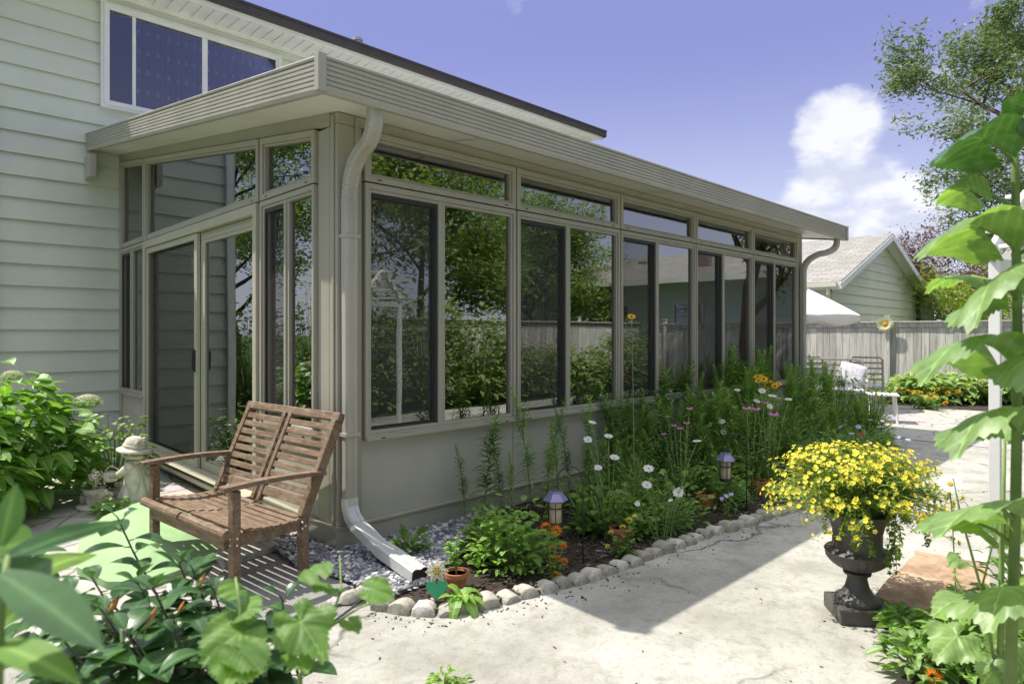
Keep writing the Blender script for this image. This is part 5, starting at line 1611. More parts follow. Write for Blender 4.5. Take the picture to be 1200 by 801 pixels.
# hydrangeas against the house
def hydrangea(loc, rx, ry, h, n, seed, lab, heads):
    t = bushy('hydrangea', lab, loc, rx, ry, h, 'l_hyd', n, .17, .13, 'shrub', heart, 5, seed, .35, 'hydrangeas at the house wall', shell=.7, up=.15)
    for i, (x, y, z, r) in enumerate(heads):
        mb = MB(); rnd = random.Random(i + seed); mb.ball((0, 0, 0), r * .80, 14, 8, sq=(1, 1, .45), jit=.08, mi=1)
        for k in range(340):
            a = rnd.uniform(0, 6.28); e = rnd.uniform(-.1, 1.5)
            c = Vector((r * math.cos(a) * math.cos(e), r * math.sin(a) * math.cos(e), r * .62 * math.sin(e)))
            for j in range(4):
                b = j * PI / 2 + a; nn = c.normalized()
                tx = nn.cross(Vector((.2, .1, 1))).normalized(); nn = (nn + Vector((rnd.gauss(0, .3), rnd.gauss(0, .3), 0))).normalized(); ty = nn.cross(tx)
                mb.leaf(c, tx * math.cos(b) + ty * math.sin(b) + nn * .15, nn, .016, .015, 0, 1)
        o = mb.build('flower_head', [M['p_cream'], M['l_light']], t, loc=(x, y, z))
    return t
H = G(40, 598)
hydrangea((H.x - .20, H.y + .30, 0), .74, .62, 1.05, 950, 61, 'large hydrangea bush with creamy flower heads against the house wall', [(.60, -.1, .80, .115), (-.1, -.45, .90, .08), (.1, .0, 1.04, .08)])
hydrangea((H.x - .6, H.y - .35, 0), .55, .5, .98, 480, 62, 'hydrangea bush at the left edge of the picture', [(.12, -.42, .72, .09), (.3, .1, 1.02, .08)])
b = G(118, 600)
bushy('low_plant', 'low leafy plant tucked behind the stone child statue', (b.x + .3, b.y + .9, 0), .35, .3, .62, 'l_mid', 260, .09, .06, 'plant', heart, 4, 63)
bushy('ground_cover', 'small green ground cover at the foot of the hydrangea by the statue', (b.x + .05, b.y - .1, 0), .16, .14, .12, 'l_light', 120, .045, .035, 'plant', heart, 3, 64, z0=.0)

POTS = [G(*q) for q in ((535, 694), (727, 640), (826, 598), (889, 583), (934, 566), (683, 664), (875, 602))] + [G(652, 664), G(855, 602)]
def hides(x, y, w=.15, reach=.75):       # would a plant here stand in front of a pot or a lantern?
    for p in POTS:
        v = Vector((CX - p.x, CY - p.y)); L = v.length; v /= L
        u = (x - p.x) * v.x + (y - p.y) * v.y; s_ = abs((x - p.x) * v.y - (y - p.y) * v.x)
        if -.10 < u < reach and s_ < w: return True
    return False
# tall leafy stalks (goldenrod / aster like) behind the border
def stalk(h, seed, nb=46, L=.11, w=.014, leafm='l_mid', bend=.12):
    rnd = random.Random(seed); t = thing('tall_leafy_plant', 'x', 'plant')
    st = MB(); lf = MB(); b = rnd.uniform(0, 6.28); random.seed(seed)
    pts = [Vector((bend * h * f * f * math.cos(b), bend * h * f * f * math.sin(b), h * f)) for f in [i / 7 for i in range(8)]]
    st.tube(pts, [.005 * (1 - .1 * i) for i in range(8)], 5)
    for i in range(nb):
        f = .12 + .88 * i / nb; p = Vector((bend * h * f * f * math.cos(b), bend * h * f * f * math.sin(b), h * f)); a = i * 2.4
        s = (.9 if f < .8 else .9 - (f - .8) * 2.2) * rnd.uniform(.7, 1.1)
        lf.leaf(p, (math.cos(a), math.sin(a), .35 + .9 * max(0, f - .7) * 3), (0, 0, 1), L * s, w, .45 - .4 * max(0, f - .6), 4, .3, lance)
    for k in range(8):
        f = rnd.uniform(.3, .8); p0 = Vector((bend * h * f * f * math.cos(b), bend * h * f * f * math.sin(b), h * f)); a = rnd.uniform(0, 6.28); Lb = rnd.uniform(.1, .24)
        e = p0 + Vector((math.cos(a) * .35, math.sin(a) * .35, .9)) * Lb; st.tube([p0, e], [.003, .0015], 4)
        for j in range(12):
            c = p0.lerp(e, .2 + .8 * j / 12); a2 = j * 2.4; lf.leaf(c, (math.cos(a2), math.sin(a2), .6), (0, 0, 1), L * .55, w * .8, .3, 3, .3, lance)
    st.build('stem', M['stem'], t); lf.build('foliage', M[leafm], t)
    return t
kinds = [stalk(1.0, 71, 52, .25, .032, 'l_mid'), stalk(.95, 72, 110, .125, .017, 'l_mid', .18), stalk(.9, 73, 150, .105, .013, 'l_light', .1), stalk(1.0, 74, 90, .13, .019, 'l_light', .15)]
used_k = set()
def put_stalk(i, x, y, h, lab):
    k = kinds[i]; rz = random.uniform(0, 6.28)
    if i in used_k: o = dup(k, (x, y, .02), rz, h)
    else: o = k; used_k.add(i); o.location = (x, y, .02); o.rotation_euler = (0, 0, rz); o.scale = (h, h, h)
    o['label'] = lab; o['group'] = 'tall leafy stalks along the sunroom wall'
    return o
random.seed(81)
def bed_y(x):       # front line of the bed at x
    for a, b in zip(edge, edge[1:]):
        if a.x <= x <= b.x: return a.y + (b.y - a.y) * (x - a.x) / (b.x - a.x)
    return edge[-1].y if x > edge[-1].x else edge[0].y
# the sparse near stalks, placed one by one
q = [(0, 567, 625, .80, 'slender dark stalk with drooping leaves nearest the downspout against the knee wall'), (1, 545, 618, .62, 'short thin stalk left of the slender dark one by the knee wall'), (3, 622, 612, .98, 'bright leafy stalk standing against the wall joint below the second window'), (1, 668, 600, .84, 'light green stalk right of the wall joint below the third window'),
     (1, 640, 606, .92, 'tall green stalk rising left of the white cosmos'), (2, 655, 612, .80, 'feathery stalk directly above the nearest lantern'), (1, 588, 622, .72, 'thin green stalk right of the slender dark stalk'), (3, 690, 600, .90, 'tall light green stalk behind the white cosmos'), (2, 700, 612, .75, 'feathery green stalk among the white cosmos stems'),
     (2, 600, 630, .62, 'feathery stalk between the slender dark stalk and the bright leafy one'), (3, 643, 625, .60, 'short stalk behind the nearest lantern')]
for k, px, py, h, lab in q:
    p = G(px, py); put_stalk(k, p.x, min(p.y, -.10), h, lab)
n = 0
while n < 190:
    x = random.uniform(1.75, 7.2); f = random.random()
    yb = bed_y(x) + .28
    y = -.10 + (yb + .10) * f ** 1.2
    dens = .35 + .65 * min(1, max(0, (x - 2.0) / 1.2))
    if random.random() > dens or hides(x, y): continue
    h = (.62 + .36 * (1 - f)) * random.uniform(.75, 1.12) * (1.0 if x > 2.6 else .8)
    if x > 4.4: h *= 1.18
    if x > 5.3: h *= 1.10
    if f > .72: h *= .62
    k = random.choice((0, 1, 2, 3, 2, 1) if x < 4.4 else (1, 2, 2, 2, 3))
    put_stalk(k, x, y, h, 'tall narrow leaved green stalk in the dense planting along the sunroom wall'); n += 1

# low foliage filling the bed
random.seed(90)
def low(px, py, r, h, leafm, n, L, w, lab, prof=None, name='leafy_clump', cat='plant', seed=1, up=.5, k=3, group=None, droop=.3):
    p = G(px, py); return bushy(name, lab, (p.x, p.y, .02), r, r, h, leafm, n, L, w, cat, prof, k, seed, droop, group, up=up, z0=.02, shell=.6)
low(598, 668, .27, .36, 'l_light', 520, .062, .042, 'rounded bright green herb clump left of the orange flowers', heart, seed=91)
low(575, 650, .22, .28, 'l_mid', 300, .06, .04, 'darker herb clump at the knee wall behind the terracotta pot', heart, seed=92)
low(480, 655, .10, .14, 'l_mid', 40, .11, .05, 'small broad leaved plant in the gravel by the wall', hostap, seed=93)
k_ = 0
proto_low = None
for i in range(150):
    x = random.uniform(1.45, 6.9); yb = bed_y(x); y = yb + .17 + abs(random.gauss(0, .35))
    if y > -.1 or hides(x, y, .2): continue
    s = random.uniform(.9, 1.9)
    if proto_low is None or len(proto_low) < 4:
        proto_low = (proto_low or []); o = bushy('leafy_clump', 'low leafy clump at the front of the flower bed', (x, y, .02), .13, .13, .20, ('l_mid', 'l_light', 'l_grey', 'l_mid')[len(proto_low)], 150, (.05, .04, .06, .08)[len(proto_low)], (.03, .02, .008, .035)[len(proto_low)], 'plant', None, 3, 100 + i, .3, 'low clumps filling the flower bed', up=.7, z0=.0, shell=.5)
        proto_low.append(o)
    else:
        dup(random.choice(proto_low), (x, y, .02), random.uniform(0, 6.28), (s, s, s * random.uniform(.7, 1.2)))

mid = None
for i in range(30):
    x = 1.9 + i * .175 + random.uniform(-.1, .1); yb = bed_y(x); y = -.22 + (yb + .45) * random.random() * .85
    if y > -.18: y = -.2
    if hides(x, y, .22): continue
    s = random.uniform(.8, 1.2) * (1 if x > 3 else .75)
    if mid is None or len(mid) < 3:
        mid = mid or []; o = bushy('feathery_bush', 'feathery green bush among the stalks of the flower bed', (x, y, .02), .24, .2, .62, ('l_mid', 'l_light', 'l_mid')[len(mid)], 620, (.085, .07, .10)[len(mid)], (.012, .022, .016)[len(mid)], 'plant', lance, 3, 160 + i, .25, 'feathery bushes filling the flower bed', up=.9, z0=.0, shell=.4); mid.append(o); o.scale = (s, s, s)
    else: dup(random.choice(mid), (x, y, .02), random.uniform(0, 6.28), (s, s, s * random.uniform(.85, 1.25)))
for i, (x, y, h) in enumerate([(-5.4, 3.6, 1.3), (-5.0, 1.8, 1.0), (-5.6, 5.4, 1.5), (-5.3, .2, 1.0), (-2.9, 8.6, 2.2), (-4.4, 8.8, 2.4), (-5.9, 8.2, 2.2), (-7.2, 7.0, 2.2)]):
    bushy('side_shrub', 'leafy shrub beyond the left edge, mirrored low in the door glass', (x, y, 0), .9, .9, h, 'l_bright', 900, .15, .09, 'shrub', heart, 4, 380 + i, .3, 'shrubs along the left side')

# flowering plants: stems end in flowers of their own
def flowering(name, lab, loc, stems, kind, leafm='l_mid', leafn=16, seed=1, L=.07, w=.02, group=None, cat='flowering plant'):
    # stems: (dx, dy, h, r, facing)
    random.seed(seed); t = thing(name, lab, cat, loc, 0, group)
    st = MB(); lf = MB()
    to_cam = (Vector((CX, CY, 0)) - Vector((loc[0], loc[1], 0))).normalized()
    for (dx, dy, h, r) in stems:
        top = Vector((dx, dy, h)); base = Vector((dx * .2, dy * .2, 0)); midp = Vector((dx * .45, dy * .45, h * .6))
        pts = [base * (1 - f) ** 2 + midp * 2 * f * (1 - f) + top * f * f for f in (0, .25, .5, .75, 1)]
        st.tube(pts, [.0035, .003, .0028, .0024, .002], 5)
        for i in range(leafn):
            f = .08 + .75 * i / leafn; p = base * (1 - f) ** 2 + midp * 2 * f * (1 - f) + top * f * f; a = i * 2.4
            lf.leaf(p, (math.cos(a), math.sin(a), .5), (0, 0, 1), L * random.uniform(.7, 1.1) * (1.1 - .5 * f), w, .4, 3, .25, lance)
        fl = MB(); nrm = Vector((0, 0, 1)) + to_cam * random.uniform(.2, .9) + Vector((random.gauss(0, .25), random.gauss(0, .25), 0))
        if kind == 'cosmos': daisy(fl, (0, 0, 0), nrm, r, 8, 0, 1, .34, .12, cr=.14); ms = [M['p_white'], M['yellow_c']]
        elif kind == 'daisy': daisy(fl, (0, 0, 0), nrm, r, 18, 0, 1, .13, .18); ms = [M['p_white'], M['yellow_c']]
        elif kind == 'cone': daisy(fl, (0, 0, 0), Vector((0, 0, 1)) + to_cam * .25, r, 14, 0, 1, .16, .35, .45, .30); ms = [M['p_pink'], M['brown_c']]
        elif kind == 'lilac': daisy(fl, (0, 0, 0), nrm, r, 10, 0, 1, .2, .2); ms = [M['p_lilac'], M['yellow_c']]
        elif kind == 'susan': daisy(fl, (0, 0, 0), nrm, r, 13, 0, 1, .17, .3); ms = [M['p_gold'], M['brown_c']]
        elif kind == 'orange': pompom(fl, (0, 0, 0), r, 0); ms = [M['p_orange'], M['p_gold']]
        elif kind == 'gold': pompom(fl, (0, 0, 0), r, 0); ms = [M['p_yellow'], M['p_gold']]
        elif kind == 'marigold': pompom(fl, (0, 0, 0), r, 0); ms = [M['p_gold'], M['p_gold']]
        elif kind == 'red': daisy(fl, (0, 0, 0), nrm, r, 10, 0, 1, .2, .2); ms = [M['p_red'], M['brown_c']]
        o = fl.build('flower', ms, t, loc=tuple(top)); o.rotation_euler = (0, 0, 0)
        if kind in ('orange', 'gold', 'marigold'): o.rotation_euler = (nrm.normalized()).to_track_quat('Z', 'Y').to_euler()
    st.build('stem', M['stem'], t); lf.build('foliage', M[leafm], t)
    return t
def flowers_at(name, lab, base, tops, kind, **kw):
    # base pixel on the ground; tops: (px, py, dist offset, radius) -> flower positions as surveyed
    b = G(*base); d0 = (CZ - 0) * FL / (base[1] - 390); st = []
    for px, py, dd, r in tops:
        p = at(px, py, d0 + dd); st.append((p.x - b.x, p.y - b.y, p.z, r))
    return flowering(name, lab, (b.x, b.y, .0), st, kind, **kw)
flowers_at('orange_zinnia', 'orange pompom flowers at the edge of the bed right of the herb clump', (648, 683), [(640, 618, 0, .036), (652, 622, .02, .036), (652, 656, 0, .032), (661, 658, .02, .026), (649, 643, .03, .028), (651, 674, -.03, .028), (660, 640, .05, .024)], 'orange', L=.06, w=.022, leafn=14, seed=201)
flowers_at('yellow_zinnia', 'small golden flowers on the low plant in front of the second terracotta pot', (735, 656), [(737, 610, 0, .026), (744, 606, .03, .024), (730, 618, 0, .022), (716, 624, 0, .020), (712, 640, .0, .018)], 'gold', L=.07, w=.035, leafn=14, seed=202)
flowers_at('white_cosmos', 'white cosmos flowers nearest the sunroom windows above the pot', (715, 640), [(694, 495, .25, .032), (713, 511, .2, .034), (689, 515, .2, .032), (701, 548, .1, .030), (720, 536, .15, .036)], 'cosmos', leafm='l_grey', L=.06, w=.006, leafn=26, seed=203)
flowers_at('white_cosmos', 'white cosmos flowers leaning over the edging in the middle of the bed', (775, 640), [(760, 549, .1, .038), (758, 568, .05, .036), (795, 577, .1, .040), (817, 517, .2, .034), (786, 586, .05, .02), (747, 590, 0, .02)], 'cosmos', leafm='l_grey', L=.06, w=.006, leafn=26, seed=204)
flowers_at('coneflower', 'pink coneflowers with dark centres nearest the far windows', (880, 590), [(875, 476, .5, .046), (886, 477, .5, .046), (907, 483, .4, .050), (834, 474, .6, .034), (897, 470, .6, .03)], 'cone', L=.10, w=.03, seed=205)
flowers_at('coneflower', 'small purple coneflowers on thin stems below the third window', (800, 610), [(808, 477, .5, .032), (805, 494, .4, .030), (790, 497, .4, .028), (797, 500, .35, .028), (782, 487, .5, .02), (778, 507, .4, .024)], 'cone', L=.08, w=.02, seed=206)
flowers_at('white_daisy', 'flat white daisies beside the black eyed yellow flowers', (900, 585), [(893, 458, .6, .036), (905, 464, .5, .042), (913, 467, .5, .040), (924, 468, .5, .036), (887, 470, .6, .034), (864, 457, .6, .03), (902, 476, .4, .03), (848, 507, .3, .034), (846, 494, .35, .034)], 'daisy', L=.09, w=.014, leafn=20, seed=207)
flowers_at('black_eyed_susan', 'golden daisies with brown hearts highest in the far part of the bed', (905, 580), [(888, 441, .9, .045), (895, 444, .9, .045), (901, 448, .9, .045), (908, 452, .9, .040), (912, 450, .95, .040), (898, 455, .9, .036), (889, 446, .8, .036)], 'susan', L=.10, w=.02, leafn=20, seed=208)
flowers_at('black_eyed_susan', 'single golden daisy standing before the third window', (745, 630), [(740, 371, .45, .034)], 'susan', L=.09, w=.02, leafn=18, seed=209)
flowers_at('lilac_asters', 'pale lilac flowers at the far end of the bed beside the shepherd hooks', (1012, 560), [(1020, 492, .3, .03), (1006, 500, .2, .03), (1048, 490, .3, .028), (1060, 498, .3, .028), (1052, 512, .2, .03), (998, 508, .2, .03), (1064, 515, .2, .028), (1030, 500, .3, .03), (1044, 527, .1, .026), (985, 500, .4, .03), (1018, 520, .1, .03), (1066, 530, .0, .026)], 'lilac', leafm='l_grey', L=.09, w=.010, leafn=26, seed=210)
flowers_at('lilac_asters', 'tiny lilac flowers low beside the edging near the middle lantern', (852, 612), [(851, 581, 0, .022), (857, 579, .02, .022), (846, 584, 0, .018)], 'lilac', L=.05, w=.02, leafn=12, seed=211)
flowers_at('red_flower', 'tiny red flower at the far end of the bed', (990, 560), [(1009, 509, .1, .03)], 'red', seed=212)
for i, (px, py, h, k) in enumerate([(1000, 545, .42, 2), (985, 560, .45, 2), (1020, 540, .36, 1), (1040, 545, .3, 2), (965, 562, .55, 2), (1010, 555, .35, 2), (960, 545, .6, 1), (1050, 552, .25, 1)]):
    p = G(px, py); o = put_stalk(k, p.x, p.y, h, 'feathery green stalk between the farthest lantern and the patio table')

# terracotta pots in the bed
def bed_pot(px, py, r, lab, h, leafm='l_light', n=40, L=.07, w=.03, sd=1):
    p = G(px, py); t = thing('terracotta_pot', lab, 'plant pot', (p.x, p.y, .01))
    mb = MB(); mb.lathe([(r * .68, 0), (r * .92, r * 1.3), (r * 1.06, r * 1.3), (r * 1.08, r * 1.7), (r * .97, r * 1.72), (r * .93, r * 1.5), (r * .9, r * 1.45)], 28); mb.build('pot', M['terracotta'], t, smooth=True, autos=35)
    mb = MB(); mb.lathe([(0, r * 1.46), (r * .93, r * 1.46)], 20); mb.build('soil', M['soil'], t)
    pl = thing('potted_seedling', lab.split(' terracotta')[0] + ' terracotta pot: its leafy seedling', 'plant', (p.x, p.y, .01 + r * 1.45))
    st = MB(); lf = MB(); rnd = random.Random(sd)
    for s in range(3):
        a = rnd.uniform(0, 6.28); top = Vector((math.cos(a) * r * .7, math.sin(a) * r * .7, h * rnd.uniform(.7, 1)))
        st.tube([(0, 0, 0), top * .5 + Vector((0, 0, .01)), top], [.004, .003, .002], 5)
        for i in range(n // 3):
            f = .25 + .75 * i / (n / 3); q_ = top * f; b = i * 2.4; lf.leaf(q_, (math.cos(b), math.sin(b), .35), (0, 0, 1), L * rnd.uniform(.7, 1.1), w, .35, 4, .2, heart)
    st.build('stem', M['stem'], pl); lf.build('foliage', M[leafm], pl)
    return t, pl
for args, pl_lab in [((535, 694, .062, 'upright terracotta pot nearest the downspout', .20, 'l_light', 36, .06, .028, 1), 'pale leafy seedling growing in the pot nearest the downspout'),
        ((727, 640, .070, 'terracotta pot half hidden behind the small golden flowers', .30, 'l_mid', 60, .07, .016, 2), 'narrow leaved plant in the pot behind the golden flowers'),
        ((826, 598, .080, 'terracotta pot left of the middle lantern', .26, 'l_mid', 60, .08, .04, 3), 'leafy plant in the pot left of the middle lantern'),
        ((889, 583, .085, 'terracotta pot standing right of the middle lantern hook', .34, 'l_mid', 60, .09, .022, 4), 'leafy plant in the pot right of the middle lantern hook'),
        ((934, 566, .075, 'terracotta pot beside the yellow urn flowers near the farthest lantern', .26, 'l_mid', 40, .09, .05, 5), 'broad leaved plant in the pot near the farthest lantern')]:
    t_, p_ = bed_pot(*args); p_['label'] = pl_lab

# weed rosette spilling over the edging
p = G(548, 716); random.seed(77)
t = thing('leafy_weed', 'pale green floppy rosette growing over the edging stones', 'plant', (p.x, p.y + .05, .05))
mb = MB()
for i in range(17):
    a = i * 2.4; mb.leaf((0, 0, 0), (math.cos(a), math.sin(a), random.uniform(.3, 1.4)), (0, 0, 1), random.uniform(.14, .24), .055, random.uniform(.5, .95), 7, .25, hostap, ser=.18)
mb.build('foliage', M['l_light'], t)
mb = MB(); mb.tube([(0, 0, -.04), (0, 0, .03)], .008, 6); mb.build('root_crown', M['stem'], t)
for (px, py, s, lab) in ((528, 800, .07, 'small weed in the patio at the bottom centre'), (520, 797, .06, 'tiny weed beside the bottom centre weed')):
    p = G(px, py + 4)
    bushy('small_weed', lab, (p.x, p.y, 0), s, s, s * .8, 'l_light', 22, .045, .016, 'plant', None, 3, px, z0=0)

# flower shaped garden stake with green heart leaf
p = G(512, 713)
t = thing('flower_stake', 'yellow metal flower garden stake with a green heart shaped leaf', 'garden ornament', (p.x, p.y, 0), math.atan2(CY - p.y, CX - p.x) + PI / 2)
mb = MB(); mb.tube([(0, 0, -.02), (0, 0, .175)], .003, 6); mb.build('rod', M['black'], t)
mb = MB(); N = 40; pts = []
for i in range(N):
    a = 2 * PI * i / N; x = 16 * math.sin(a) ** 3; z = 13 * math.cos(a) - 5 * math.cos(2 * a) - 2 * math.cos(3 * a) - math.cos(4 * a); pts.append((x * .0034, z * .0036 + .105))
mb.add([(x, -.006, z) for x, z in pts] + [(x, -.010, z) for x, z in pts], [tuple(range(N)), tuple(range(N, 2 * N))[::-1]] + [(k, N + k, N + (k + 1) % N, (k + 1) % N) for k in range(N)]); mb.build('heart_leaf', M['heart_green'], t)
mb = MB()
for i in range(6):
    a = 2 * PI * i / 6; d = Vector((math.cos(a), -.25, math.sin(a)))
    mb.leaf((0, -.012, .20), d, (0, -1, 0), .062, .034, 0, 4, .15)
    for k in range(3): mb.ball((math.cos(a) * (.018 + .014 * k), -.022 - .004 * k, .20 + math.sin(a) * (.018 + .014 * k)), .0035, 6, 4, mi=1)
mb.ball((0, -.022, .20), .012, 8, 6, mi=2); mb.build('flower', [M['p_cream'], M['brown_c'], M['p_gold']], t)

# hosta row and marigolds in front of the fence
for i, (px, r, h, lm, lab) in enumerate([(1040, .42, .62, 'l_light', 'feathery light green plant at the left end of the hosta row'), (1062, .5, .50, 'l_hosta', 'leftmost variegated hosta in front of the fence'), (1085, .55, .62, 'l_hosta', 'largest hosta behind the marigolds by the fence'), (1108, .5, .60, 'l_hosta', 'hosta right of the marigolds by the fence'), (1132, .5, .58, 'l_hosta', 'hosta in front of the fence beside the sunflower leaves'), (1152, .5, .60, 'l_hosta', 'rightmost hosta in front of the fence'), (1180, .5, .55, 'l_hosta', 'hosta hidden mostly behind the sunflower stalk')]):
    p = at(px, 450, 12.9 + (i % 2) * .25); bushy('hosta', lab, (p.x, p.y, 0), r, r * .9, h, lm, 210, .24 if i else .12, .13 if i else .02, 'plant', hostap, 4, 300 + i, .45, 'hostas along the board fence', up=.35, shell=.5)
p = at(1085, 470, 11.9)
flowering('marigolds', 'clump of yellow marigolds in front of the hostas by the fence', (p.x, p.y, 0), [(random.uniform(-.45, .45), random.uniform(-.5, .5), random.uniform(.12, .36), .055) for i in range(18)], 'marigold', leafn=18, L=.12, w=.05, seed=221)
sheet('planting_strip', [(12.2, -7), (14.0, -7), (14.0, 8), (12.5, 8), (12.3, 1.6), (12.0, -.6)], .012, M['soil'])
p = G(1170, 478); 
# plants that the far windows mirror
for i, (x, y) in enumerate([(2.8, -6.2), (4.1, -6.3), (5.4, -6.2), (6.7, -6.2), (8.1, -6.3), (9.7, -6.2), (11.6, -6.0), (1.2, -6.0)]):
    bushy('border_shrub', 'broad leafy green shrub in front of the back fence, mirrored in the windows', (x, y, 0), 1.1, .7, (2.1, 2.6, 2.3, 1.8, 1.2, 1.1, 1.5, 2.4)[i], 'l_bright', 1700, .15, .085, 'shrub', None, 3, 340 + i, .3, 'shrubs in front of the back fence')
# potted plant look-alikes reflected low in the first panes
flowering('yellow_bush', 'yellow flowering bush near the camera mirrored in the first window', (-.55, -4.6, 0), [(random.uniform(-.3, .3), random.uniform(-.3, .3), random.uniform(.4, .7), .04) for i in range(30)], 'gold', leafn=14, L=.12, w=.05, seed=222)

# ================================================================ FOREGROUND: SHRUB AT THE LEFT
def fg_shrub(name, lab, stems, leafm, L, w, seed, cat='shrub', nl=13, buds=(), prof=None, span=.55, ground=None, stemm='stem_dark'):
    rnd = random.Random(seed); random.seed(seed)
    tops = [at(px, py, d) for px, py, d in stems]
    c = Vector((sum(p.x for p in tops) / len(tops), sum(p.y for p in tops) / len(tops), 0))
    if ground: c = Vector((ground[0], ground[1], 0))
    t = thing(name, lab, cat, c)
    st = MB(); lf = MB()
    for p in tops:
        top = p - c; base = Vector((top.x * .25, top.y * .25, 0)); midp = Vector((top.x * .8, top.y * .8, top.z * .55))
        pts = [base * (1 - f) ** 2 + midp * 2 * f * (1 - f) + top * f * f for f in [i / 8 for i in range(9)]]
        st.tube(pts, [.007 - .0006 * i for i in range(9)], 6)
        a0 = rnd.uniform(0, 6)
        for i in range(nl):
            zt = top.z - span * (1 - i / (nl - 1)) ** 1.1 ; f = max(.1, zt / top.z); q_ = base * (1 - f) ** 2 + midp * 2 * f * (1 - f) + top * f * f
            # parameter by height
            for _ in range(6):
                q_ = base * (1 - f) ** 2 + midp * 2 * f * (1 - f) + top * f * f; f += (zt - q_.z) / max(.3, top.z) * .8; f = min(1, max(.05, f))
            a = a0 + i * 2.4; s = rnd.uniform(.75, 1.15) * (1 if i < nl - 2 else .6)
            d = Vector((math.cos(a), math.sin(a), .25 + (.8 if i >= nl - 2 else 0)))
            pe = q_ + d.normalized() * L * .16; st.tube([q_, pe], [.002, .0016], 4)
            lf.leaf(pe, d, (0, 0, 1), L * s, w * s, rnd.uniform(.15, .5), 7, .28, prof)
    st.build('stem', M[stemm], t, smooth=True); lf.build('foliage', M[leafm], t, smooth=True)
    for px, py, d, s in buds:
        p = at(px, py, d) - c
        mb = MB(); dv = Vector((.5, .25, .75)).normalized()
        mb.T = Matrix.Translation(p) @ dv.to_track_quat('Z', 'Y').to_matrix().to_4x4()
        mb.lathe([(.002, -.6 * s), (.22 * s, -.35 * s), (.30 * s, 0), (.22 * s, .45 * s), (.05 * s, .95 * s), (0, 1.05 * s)], 10, wob=lambda a, z: 1 + .12 * math.sin(a * 5 + z * 60))
        mb.build('bud', M['p_bud'], t, smooth=True)
        # stalk of the bud
        mb = MB(); q_ = p - dv * s * .55; mb.tube([q_, q_ + Vector((-.01, 0, -.04)), Vector((q_.x * .93, q_.y * .93, max(.1, q_.z - .16)))], .0022, 5); mb.build('bud_stalk', M['stem'], t)
    return t
fg_shrub('hibiscus', 'dark glossy leaved shrub with closed peach coloured buds in the left foreground',
         [(138, 606, 1.85), (210, 660, 1.75), (60, 690, 1.7), (110, 680, 1.6), (250, 690, 1.6), (180, 690, 1.55), (330, 700, 1.75), (20, 640, 1.8), (150, 745, 1.45), (75, 750, 1.4), (240, 750, 1.45), (30, 700, 1.6), (120, 715, 1.5), (205, 740, 1.5), (280, 730, 1.6), (225, 665, 1.75), (160, 680, 1.7), (85, 700, 1.55), (10, 750, 1.5)],
         'l_dark', .115, .062, 401, nl=27, buds=[(175, 727, 1.5, .030), (133, 709, 1.6, .026), (235, 682, 1.75, .026), (212, 712, 1.6, .018)], ground=(-.95, -1.75))
# leaves close to the lens, out of focus
def big_leaf(parent, stem_pt, tip, wd, droop, leafm, n=(0, 0, 1), k=9, prof=None, name='leaf', fold=.18):
    mb = MB(); d = Vector(tip) - Vector(stem_pt); L = d.length
    mb.leaf(stem_pt, d + Vector((0, 0, droop * L)), n, L * 1.06, wd, droop, k, fold, prof); return mb.build(name, M[leafm], parent, smooth=True)
base = at(40, 760, .62); base.z = 0
t = thing('broad_leaved_plant', 'blurred broad leaved plant closest to the camera at the bottom left', 'plant', base)
def rel(px, py, d): return at(px, py, d) - base
mb = MB(); mb.tube([Vector((0, 0, 0)), rel(-10, 1000, .62), rel(0, 700, .66), rel(10, 650, .68)], [.008, .006, .005, .003], 7); mb.build('stem', M['stem'], t, smooth=True)
for (a, b, wd, dr, lm, nn) in [((0, 672, .64), (112, 755, .62), .052, .1, 'l_dark', (.0, -.5, 1)), ((5, 655, .72), (140, 612, .95), .036, .08, 'l_dark', (0, -.6, 1)), ((0, 640, .70), (18, 570, .70), .03, 0, 'l_dark', (.3, -1, .3)), ((0, 640, .8), (42, 640, .8), .05, .1, 'l_vine', (.1, -1, .6)),
                               ((-10, 752, .66), (90, 800, .60), .04, .1, 'l_vine', (0, -.3, 1)), ((0, 735, .72), (45, 700, .85), .04, .1, 'l_vine', (0, -.5, 1)), ((10, 690, .8), (110, 650, 1.1), .06, .1, 'l_mid', (0, -.5, 1)), ((-5, 700, .66), (60, 655, .7), .05, .05, 'l_dark', (.2, -.8, .7))]:
    big_leaf(t, rel(*a), rel(*b), wd, dr, lm, nn, prof=lance)
base = at(300, 790, 1.05); base.z = 0
t = thing('vine', 'bright green vine with large lobed leaves in the bottom foreground left of centre', 'plant', base)
def rel2(px, py, d): return at(px, py, d) - base
mb = MB()
mb.tube([Vector((0, 0, 0)), rel2(300, 1000, 1.0), rel2(285, 760, 1.05), rel2(280, 700, 1.08), rel2(276, 676, 1.1)], [.008, .006, .004, .003, .002], 7)
mb.tube([Vector((.02, .02, 0)), rel2(350, 1000, 1.1), rel2(352, 790, 1.12), rel2(385, 735, 1.2), rel2(400, 690, 1.25), rel2(398, 650, 1.3)], [.007, .006, .004, .003, .002, .0015], 7)
mb.tube([rel2(385, 735, 1.2), rel2(420, 712, 1.22), rel2(450, 700, 1.25)], [.003, .002, .0015], 6)
mb.build('stem', M['stem'], t, smooth=True)
def vleaf(parent, o, d, L, droop, leafm='l_vine', n=(0, -.2, 1), lobes=5, depth=.28, wide=1.0, cup=.05, ser=.05):
    mb = MB(); mb.lobed(o, d, n, L, lobes, depth, droop, 0, wide, ser, cup); return mb.build('leaf', M[leafm], parent, smooth=True)
tc_ = Vector((CX, CY, CZ))
